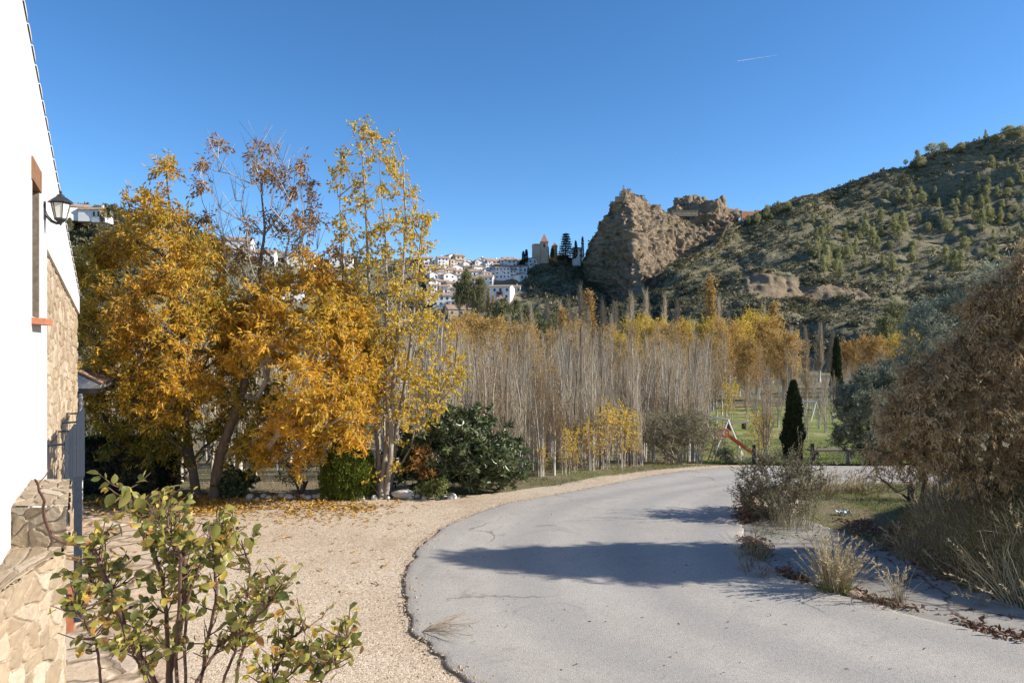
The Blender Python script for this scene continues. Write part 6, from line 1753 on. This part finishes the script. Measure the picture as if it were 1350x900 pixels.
TOWN = [
 ((170, 285, 250, 372), 'tall white house with four floors of windows at the left end of the skyline', dict(rot=.30, rows=4, cols=3)),
 ((278, 350, 222, 318), 'narrow white house beside the tall left skyline house', dict(rot=.7, rows=2, cols=1, flip=True)),
 ((352, 452, 226, 300), 'beige house with a white gable on the skyline, second block from the left', dict(rot=.5, rows=2, cols=2, wall=M_HOUSEB)),
 ((440, 500, 300, 370), 'small white house with a steep shaded side just under the beige skyline house', dict(rot=.5, rows=1, cols=1, flip=True)),
 ((480, 575, 300, 362), 'beige house with broad tiled roof under the middle of the skyline', dict(rot=.3, rows=2, cols=3, wall=M_HOUSEB)),
 ((580, 705, 270, 312), 'long white house with low gable on the middle of the skyline', dict(rot=.25, rows=1, cols=3, flip=True)),
 ((690, 830, 282, 318), 'broad white house on the skyline right of the long gabled one', dict(rot=.45, rows=1, cols=3)),
 ((630, 760, 318, 352), 'ochre house with wide roof in the second row under the skyline', dict(rot=.2, rows=1, cols=3, wall=M_HOUSEB)),
 ((872, 1000, 258, 300), 'brown unfinished building on the skyline near the church', dict(rot=.1, rows=1, cols=4, wall=M_BRICKSP)),
 ((990, 1120, 276, 304), 'long ochre house on the skyline just left of the church', dict(rot=.1, rows=1, cols=4, wall=M_HOUSEB)),
 ((1010, 1210, 310, 338), 'row of low roofs stepping down towards the church', dict(rot=.15, rows=1, cols=5, wall=M_HOUSEB)),
 ((130, 245, 398, 470), 'white house with two square windows at the left edge of the town', dict(rot=.35, rows=1, cols=2)),
 ((225, 352, 430, 512), 'white gabled house below the left skyline houses', dict(rot=.45, rows=2, cols=2, flip=True)),
 ((295, 370, 368, 420), 'small grey roofed house between the left white houses', dict(rot=.2, rows=1, cols=2)),
 ((365, 465, 392, 452), 'white house above the dark trees in the middle row', dict(rot=.4, rows=2, cols=2)),
 ((505, 660, 395, 455), 'wide white house with four small windows in the middle of the town', dict(rot=.2, rows=1, cols=4)),
 ((600, 782, 455, 535), 'white three floor house with dark windows at the centre of the town', dict(rot=-.1, rows=2, cols=4)),
 ((700, 760, 340, 392), 'bright white gable end in the second row', dict(rot=.6, rows=1, cols=1, flip=True)),
 ((765, 835, 318, 372), 'ochre tower like house in the second row right of the white gable', dict(rot=.3, rows=2, cols=2, wall=M_HOUSEB)),
 ((810, 968, 352, 470), 'tall white house with rows of dark windows right of the town centre', dict(rot=-.1, rows=3, cols=4)),
 ((955, 1065, 345, 440), 'plain white shaded house at the right end of the lit houses', dict(rot=-.2, rows=2, cols=2)),
 ((1060, 1150, 340, 420), 'grey white house sunk in the shade below the church', dict(rot=-.2, rows=1, cols=2)),
 ((140, 285, 500, 560), 'white house with patched roofs at the left in the lower rows', dict(rot=.3, rows=1, cols=3)),
 ((270, 400, 520, 590), 'low white house with pinkish roof in the lower left rows', dict(rot=.3, rows=1, cols=3)),
 ((190, 330, 580, 640), 'brown roofed house just above the white house with the balcony', dict(rot=.25, rows=1, cols=3)),
 ((120, 368, 655, 770), 'white two floor house with a balcony at the lower left of the town', dict(rot=.12, rows=2, cols=4, rise=.16)),
 ((265, 535, 800, 880), 'low house with orange brown roof at the very bottom of the town', dict(rot=.3, rows=1, cols=3, wall=M_HOUSEB)),
 ((620, 720, 570, 640), 'small white house left of the big shaded house', dict(rot=.35, rows=1, cols=2)),
 ((716, 985, 560, 700), 'big bluish white house in shade with a brown framed opening', dict(rot=-.2, rows=2, cols=4, rise=.1)),
 ((985, 1075, 560, 620), 'small white shed right of the big shaded house', dict(rot=-.1, rows=1, cols=2)),
 ((830, 905, 690, 735), 'low white annex under the big shaded house', dict(rot=-.1, rows=1, cols=1)),
 ((530, 620, 470, 540), 'narrow white house in front of the town centre beside the dark trees', dict(rot=.3, rows=2, cols=2)),
 ((40, 130, 640, 720), 'white house half hidden by the slender poplar', dict(rot=.3, rows=2, cols=2)),
 ((60, 150, 560, 620), 'white house with a brown roof behind the right side of the slender poplar', dict(rot=.3, rows=1, cols=2)),
 ((20, 120, 250, 330), 'white house on the skyline showing through the slender poplar', dict(rot=.3, rows=2, cols=2)),
]
for box_, lab, kw in TOWN:
    px, pyb, wp, hp = cr(*box_)
    o, w, dp, h = town_house('town_house', lab, px, pyb, wp, hp, **kw)
    if 'balcony' in lab:
        g = G(); g.box((w * .32, -dp / 2 - .6, h * .52), (w * .34, 1.2, .2)); bal = g.build('balcony', M_HOUSEW, o)
        g = G()
        for k in range(9): g.box((w * .32 + w * .34 * (k / 8 - .5), -dp / 2 - 1.15, h * .52 + .55), (.06, .06, 1.0))
        g.box((w * .32, -dp / 2 - 1.15, h * .52 + 1.05), (w * .34, .08, .08)); g.build('railing', M_IRON, bal)
    if 'framed opening' in lab:
        g = G(); g.box((w * .08, -dp / 2 - .15, h * .42), (w * .26, .35, h * .42)); op = g.build('gallery', M_BRICKSP, o)
        g = G(); g.box((w * .08, -dp / 2 - .36, h * .5), (w * .17, .1, h * .2)); g.build('opening', M_WINDARK, op)
# the lesser houses packed between them
fill_ = 0
for row_, (py_, xs_) in enumerate([(352, np.arange(571, 700, 11.5)), (361, np.arange(566, 690, 12.5)), (371, np.arange(570, 612, 12)), (379, np.arange(566, 606, 12.5)), (388, np.arange(570, 600, 13)), (367, np.arange(640, 690, 12))]):
    words_ = ['first', 'second', 'third', 'fourth', 'fifth', 'sixth', 'seventh', 'eighth', 'ninth', 'tenth', 'eleventh', 'twelfth', 'thirteenth']
    rn_ = ['row under the skyline', 'second row down', 'left middle block', 'left lower block', 'left lowest block', 'right middle block'][row_]
    for k_, px in enumerate(xs_):
        town_house('town_house', 'small white house, %s from left in the %s' % (words_[k_], rn_), px + rng.uniform(-2, 2), py_ + rng.uniform(-2, 2), rng.uniform(8, 13), rng.uniform(6, 10), rng.uniform(.1, .7), rows=rng.integers(1, 3), cols=2, flip=bool(rng.random() < .4), wall=M_HOUSEB if rng.random() < .15 else M_HOUSEW)
# houses glimpsed through the golden trees, and the row on the left hill
for px, py, wp, hp, lab in [(312, 340, 34, 22, 'white house glimpsed high on the hill behind the bare topped golden tree'), (345, 350, 30, 16, 'low white house glimpsed between the branches of the bare topped golden tree'), (395, 352, 34, 14, 'white house with a flat roofline behind the russet tufts'), (448, 355, 30, 16, 'white house on the hill between the golden tree and the slender poplar'), (384, 392, 26, 14, 'small white house lower down behind the golden tree'), (360, 396, 22, 12, 'tiny white house behind the golden tree, left of the lower one')]:
    town_house('town_house', lab, px, py, wp, hp, .2, rows=1, cols=3)
for px, py, wp, hp, rot, lab in [(96, 287, 26, 14, .5, 'house with red tiled roof beside the wall lantern on the left hill'), (116, 288, 22, 11, .15, 'white house with three small windows in the middle of the left hill row'), (132, 289, 18, 12, .0, 'white house with arched loggia at the right end of the left hill row')]:
    b = P(px, py, 246)
    town_house('hill_house', lab, px, py, wp, hp, rot, rows=1, cols=3, base=b, drop=1.2)
# church
cb = P(715, 342, 430)
ch = thing('church', 'ochre stone church with a pointed orange brick spire above the town', 'church', tuple(cb))
px2m = 430 / 900
g = G(); g.box((-8 * px2m, 6, 2), (10 * px2m, 12, 15)); g.box((2 * px2m, 8, 2.5), (14 * px2m, 14, 12)); g.build('nave', M_HOUSEB, ch)
g = G(); g.box((2.5 * px2m, 1.5, 4), (10 * px2m, 4.8, 13.2)); tow = g.build('tower', M_HOUSEB, ch)
g = G(); g.box((2.5 * px2m, 1.5, 10.9), (11 * px2m, 5.4, .5)); g.build('cornice', M_BRICKSP, tow)
g = G(); g.hexa([(2.5 * px2m + a, 1.5 + b, 11.1) for a, b in ((-2.4, -2.4), (2.4, -2.4), (2.4, 2.4), (-2.4, 2.4))], [(2.5 * px2m + a * .05, 1.5 + b * .05, 16.3) for a, b in ((-2.4, -2.4), (2.4, -2.4), (2.4, 2.4), (-2.4, 2.4))]); g.build('spire', M_BRICKSP, ch)
g = G(); g.box((2.5 * px2m, -.95, 8.6), (1.2, .2, 2.2)); g.build('belfry_opening', M_WINDARK, tow)
g = G(); g.hexa([(-8 * px2m + a, 6 + b, 9.4) for a, b in ((-2.6, -6.3), (2.6, -6.3), (2.6, 6.3), (-2.6, 6.3))], [(-8 * px2m + a, 6 + b, 9.9) for a, b in ((-2.2, -6), (2.2, -6), (2.2, 6), (-2.2, 6))]); g.build('roof', M_TILEFAR, ch)
cb = P(731, 342, 432)
tw_ = thing('turret', 'small orange brick turret between the church and the tall conifer', 'tower', tuple(cb))
g = G(); g.box((0, 0, 2.5), (3.4, 3.4, 11)); g.build('wall', M_BRICKSP, tw_)
g = G(); g.hexa([(a, b, 8) for a, b in ((-2, -2), (2, -2), (2, 2), (-2, 2))], [(a * .05, b * .05, 11) for a, b in ((-2, -2), (2, -2), (2, 2), (-2, 2))]); g.build('roof', M_BRICKSP, tw_)
town_house('town_house', 'white house on the ledge between the tall conifer and the crag', 761, 340, 9, 12, .3, base=P(761, 340, 425), rows=2, cols=2)
# ruins on the crags
ru = thing('castle_ruin', 'ruined stone tower with a cross on the tip of the crag', 'ruin', tuple(P(822, 258, 404)))
m_ = 404 / 900
g = G(); g.box((1.0, 1, -.6), (4.4, 3, 6.4)); g.build('tower', M_CASTLE, ru)
g = G(); g.box((5.0, 2, -.8), (4, 2.4, 4.6)); g.box((-3.0, 1.5, -2), (3.4, 2, 3.4)); g.build('wall', M_CASTLE, ru)
g = G(); g.box((0, 0, 3.2), (1.1, 1.1, 2.0)); pd_ = g.build('pedestal', M_CASTLE, ru)
g = G(); g.box((0, 0, 5.2), (.3, .3, 2.2)); g.box((0, 0, 5.5), (1.2, .25, .3)); g.build('cross', M_CASTLE, pd_)
w_ = thing('fortress_wall', 'long low grey stone wall on the saddle between the two crags', 'wall', tuple(P(903, 282, 448)))
g = G(); g.box((0, 0, .2), (17, 1.2, 3.6)); g.build('masonry', M_CASTLE, w_)
g = G(); g.box((0, 0, 2.15), (17.3, 1.5, .3)); g.build('coping', M_CASTLE, w_)
w_ = thing('fortress_wall', 'orange ruined wall at the top of the slope right of the far crag', 'wall', tuple(P(990, 284, 415)))
g = G(); g.box((0, 0, -1.4), (13, 1.4, 7.2), .2); g.build('masonry', M_BRICKSP, w_)
g = G(); g.box((4.5, .9, 2.6), (4, 1.3, 1.4), .2); g.build('parapet', M_BRICKSP, w_)

# ------------------------------------------------------------------ trees on the hills
def conifer_proto(seed, kind):
    r = np.random.default_rng(seed)
    root = bpy.data.objects.new('pine_tree', None); C.objects.link(root)
    g = G(); g.tube([(0, 0, -.8), (.1, 0, 3), (0, .1, 6.6)], [.2, .15, .04], 6); g.build('trunk', M_BARK, root)
    g = G()
    cs = []
    while len(cs) < 60:
        h = r.random()
        if kind == 'cone': R_ = np.interp(h, [0, .15, .4, 1], [.9, 1.55, 1.45, .1]); z = .8 + h * 6.6
        elif kind == 'round': R_ = 2.1 * math.sqrt(max(0, 1 - (2 * h - 1) ** 2)) ; z = 1.8 + h * 4.4
        else: R_ = np.interp(h, [0, .3, .8, 1], [.8, 2.6, 2.3, .6]); z = 4.0 + h * 3.0
        a = r.uniform(0, 6.28); q = R_ * math.sqrt(r.uniform(.25, 1))
        cs.append((math.cos(a) * q, math.sin(a) * q, z))
    cs = np.array(cs) + r.normal(size=(60, 3)) * .15
    c = np.repeat(cs, 26, 0); n = len(c)
    d = r.normal(size=(n, 3)); d[:, 2] += .5
    p = c + r.normal(size=(n, 3)) * .32
    g.leaves(p, d, .55 * r.uniform(.6, 1.3, n), .2, np.clip(.55 + .16 * np.repeat(r.normal(size=60), 26) + r.normal(size=n) * .15, 0, .95))
    g.build('crown', L_PINE, root)
    return root
PN = {'cone': [conifer_proto(201, 'cone'), conifer_proto(202, 'cone'), conifer_proto(203, 'cone')], 'round': [conifer_proto(204, 'round'), conifer_proto(205, 'round')], 'flat': [conifer_proto(206, 'flat')]}
used_p = set()
def pine(kind, b, h, label, group, cat='pine'):
    pr = PN[kind][rng.integers(len(PN[kind]))]
    if pr.name in used_p: o = copy_tree(pr)
    else: o = pr
    used_p.add(pr.name)
    s = h / 7.4 * (1.08 if kind == 'cone' else .95)
    o.location = b; o.scale = (s * random.uniform(.85, 1.2),) * 2 + (s,)
    o.rotation_euler = (0, 0, random.uniform(0, 6.28))
    tag(o, label, cat, group)
    if group is None and 'group' in o.keys(): del o['group']
    return o
ZP = lambda x, y: (740 + x * 610 / 1350, 150 + y * 310 / 686)
hand = [(760, 360, 42), (780, 390, 52), (800, 440, 50), (775, 430, 60), (815, 460, 40), (745, 350, 28), (860, 385, 40), (880, 430, 34), (860, 465, 30), (720, 395, 34), (735, 305, 26), (780, 330, 34), (835, 320, 30), (890, 310, 34), (930, 300, 38), (935, 345, 34), (985, 250, 28), (948, 238, 24), (1025, 220, 30), (1048, 232, 26), (1090, 228, 22), (1022, 272, 26), (975, 300, 30), (1005, 330, 34), (985, 345, 34), (1025, 385, 38), (1070, 330, 34), (1128, 330, 50), (1158, 245, 26), (1195, 255, 34), (1228, 262, 34), (1225, 315, 56), (1248, 205, 30), (1270, 225, 26), (1300, 225, 30), (1285, 265, 24), (1330, 275, 26), (1305, 300, 28), (1262, 355, 26), (1240, 400, 34), (1265, 410, 40), (1168, 435, 54), (1197, 372, 22), (1128, 397, 20), (1075, 455, 24), (1330, 160, 26), (1256, 145, 34), (1215, 222, 24), (1155, 290, 26), (1100, 262, 22), (1180, 280, 26), (1345, 190, 24), (1345, 300, 30), (1200, 450, 30), (1290, 420, 28), (1240, 440, 34), (830, 360, 34), (845, 400, 36), (808, 400, 40), (770, 300, 24), (700, 330, 20), (960, 380, 26), (1045, 360, 28), (1085, 395, 24), (1110, 300, 22), (905, 470, 30), (925, 380, 30), (940, 430, 24), (1310, 360, 30), (1335, 340, 28), (1215, 180, 20), (1165, 200, 18), (1310, 200, 26), (1280, 320, 26), (445, 412, 16), (1000, 460, 24), (1040, 300, 26), (1062, 255, 20), (870, 340, 26), (910, 335, 26)]
for x, y, hh in hand:
    px, py = ZP(x, y + hh * .45)
    b = at_surface(BH, px, py)
    h = hh * 610 / 1350 / 900 * b[1] * 1.05
    pine('cone' if rng.random() < .7 else 'round', b - [0, 0, .4], h, 'sunlit light green pine scattered over the dark hillside', 'pines on the hillside')
for k in range(50):
    px = rng.uniform(1075, 1350); py = rng.uniform(np.interp(px, [1075, 1350], [300, 215]), 372)
    b = at_surface(BH, px, py); pine('cone' if rng.random() < .7 else 'round', b - [0, 0, .4], rng.uniform(4, 8.5), 'sunlit light green pine scattered over the dark hillside', 'pines on the hillside')
for x, y, hh, kd in [(1080, 105, 44, 'flat'), (1112, 98, 38, 'flat'), (1052, 135, 40, 'round'), (1038, 125, 34, 'cone'), (1005, 135, 20, 'round'), (1165, 92, 34, 'round'), (1150, 100, 28, 'round'), (1182, 85, 26, 'round'), (1238, 60, 26, 'cone'), (1270, 68, 34, 'round'), (1305, 50, 40, 'flat'), (1340, 45, 40, 'round'), (1320, 60, 30, 'round'), (1255, 70, 24, 'round'), (1220, 75, 20, 'cone'), (600, 285, 36, 'cone'), (632, 272, 34, 'cone'), (660, 262, 34, 'round'), (572, 300, 34, 'round'), (545, 308, 26, 'round'), (612, 295, 22, 'round'), (700, 248, 18, 'round'), (940, 155, 14, 'round'), (520, 318, 20, 'round')]:
    px, py = ZP(x, y + hh * .5)
    b = at_surface(BH, px, py + 1)
    b = np.array([PX(px, b[1]), b[1], CAM_Z - (py + 2 - 450) / 900 * b[1]])
    pine(kd, b - [0, 0, .5], hh * 610 / 1350 / 900 * b[1] * 1.1, 'dark pine standing on the skyline ridge of the hill', 'pines on the ridge')
# trees round the town
cn = thing('tall_conifer', 'tall dark layered conifer beside the church', 'conifer', tuple(P(746, 345, 426)))
g = G(); g.tube([(0, 0, -1), (0, 0, 18)], [.5, .05], 6); g.build('trunk', M_BARK, cn)
g = G()
for k in range(11):
    z = 2.5 + k * 1.45; L = 5.2 * (1 - k / 11.5) + .5
    for a in np.arange(0, 6.28, .5) + rng.uniform(0, 1):
        n_ = 26; f = rng.random(n_); p = np.c_[np.cos(a) * f * L, np.sin(a) * f * L, z - .25 * f * L * .4 + 0 * f] + rng.normal(size=(n_, 3)) * [.35, .35, .15]
        d = np.c_[np.full(n_, math.cos(a)), np.full(n_, math.sin(a)), np.full(n_, -.1)] + rng.normal(size=(n_, 3)) * .4
        g.leaves(p, d, 1.0, .35, rng.uniform(0, .6, n_))
g.build('crown', L_CYPRESS, cn)
for x, y, hh, lab in [(700 + 0, 340, 0, '')][:0]: pass
for px, py, hp, lab in [(759, 342, 24, 'slim dark cypress between the tall conifer and the white ledge house'), (728, 340, 12, 'small dark cypress beside the brick turret'), (694, 346, 16, 'small dark cypress left of the church'), (768, 352, 40, 'dark cypress against the left edge of the crag'), (690, 352, 20, 'dark cypress in the shade below the church'), (686, 368, 24, 'dark cypress by the shaded houses of the town')]:
    d_ = 424
    t_ = thing('cypress', lab, 'cypress', tuple(P(px, py, d_)))
    g = G(); cyp(g, hp / 900 * d_, 1.3, 900, 1.0); g.build('foliage', L_CYPRESS, t_)
    g = G(); g.tube([(0, 0, -1.5), (0, 0, 3)], [.3, .1], 5); g.build('trunk', M_BARK, t_)
for x, y, hh, lab, kd in [(616, 420, 60, 'big dark green poplar in front of the town, left of its twin', 'green'), (632, 424, 56, 'big dark green poplar in front of the town with pale bare stems beside it', 'green'), (606, 418, 44, 'dark green tree at the foot of the white house with the balcony', 'green'), (624, 424, 50, 'bare pale columnar poplar in front of the dark trees of the town', 'col'), (636, 424, 46, 'bare pale columnar poplar right of the big dark poplars', 'col'), (644, 424, 40, 'yellowish columnar poplar right of the big dark poplars', 'colg'), (652, 426, 36, 'short yellowish columnar poplar nearest the shaded town house', 'colg'), (664, 428, 34, 'dark green tree below the big shaded house', 'green'), (680, 426, 30, 'dark green tree below the annex of the shaded house', 'green')]:
    d_ = 240
    plant(kd, PX(x, d_), d_, hh / 900 * d_, CAM_Z - (y - 450) / 900 * d_, label=lab)
for px, py, hp in [(150, 290, 26), (142, 288, 20), (160, 292, 24), (134, 292, 16), (92, 300, 18), (86, 282, 20), (170, 300, 20), (80, 270, 18)]:
    plant('green' if px > 130 else 'green', PX(px, 236), 236, hp / 900 * 236, CAM_Z - (py + 6 - 450) / 900 * 236, label='dark green tree round the row of white houses on the left hill')['group'] = 'trees on the left hill'

# ------------------------------------------------------------------ scrub on the hills (nobody could count it)
def scrub(B, n, mat, name, label, size, seed, mask=None, vmid=.5):
    r = np.random.default_rng(seed)
    a, b = project(B)
    ok = (a > -60) & (a < 1420) & (b < 470)
    if mask is not None: ok &= mask
    ok[:2] = False; ok[-3:] = False
    i, j = np.where(ok)
    w = 1 / (B[i, j, 1] ** 0 + 0); k = r.integers(0, len(i), n)
    i, j = i[k], j[k]
    p = B[i, j] + (B[np.minimum(i + 1, B.shape[0] - 1), j] - B[i, j]) * r.random((n, 1)) + (B[i, np.minimum(j + 1, B.shape[1] - 1)] - B[i, j]) * r.random((n, 1))
    dens = fbm(p / 18, 3, seed)
    keep = dens + r.random(n) * .9 > .1
    p = p[keep]; n = len(p)
    s = size * (.45 + r.random(n) ** 2 * 1.3)
    m = 14
    c = np.repeat(p, m, 0); ss = np.repeat(s, m)
    o = r.normal(size=(n * m, 3)); o /= np.linalg.norm(o, axis=1, keepdims=True); o[:, 2] = np.abs(o[:, 2])
    d = o + r.normal(size=o.shape) * .5
    g = G(); g.leaves(c + o * ss[:, None] * .45 * [1, 1, .8], d, ss * .62, ss * .38, np.clip(vmid + np.repeat(r.normal(size=n) * .2, m) + r.normal(size=n * m) * .12, 0, .99))
    return tag(g.build(name, mat), label, 'scrub', kind='stuff')
scrub(BH, 22000, L_SCRUB, 'hill_scrub', 'low olive and dark green scrub dotted over the hillside', 1.25, 3, mask=(vv < .5) | ((FXH > .05) & (vv < .8)))
scrub(BT, 9000, L_SCRUB, 'town_scrub', 'dark scrub and bushes on the slopes below the town', 2.2, 4, vmid=.45, mask=~((project(BT)[0] > 560) & (project(BT)[0] < 692) & (project(BT)[1] < 404)))
scrub(BC, 3000, L_SCRUB, 'crag_scrub', 'dry tufts clinging to the sunlit face of the crag', 1.1, 5, vmid=.7)
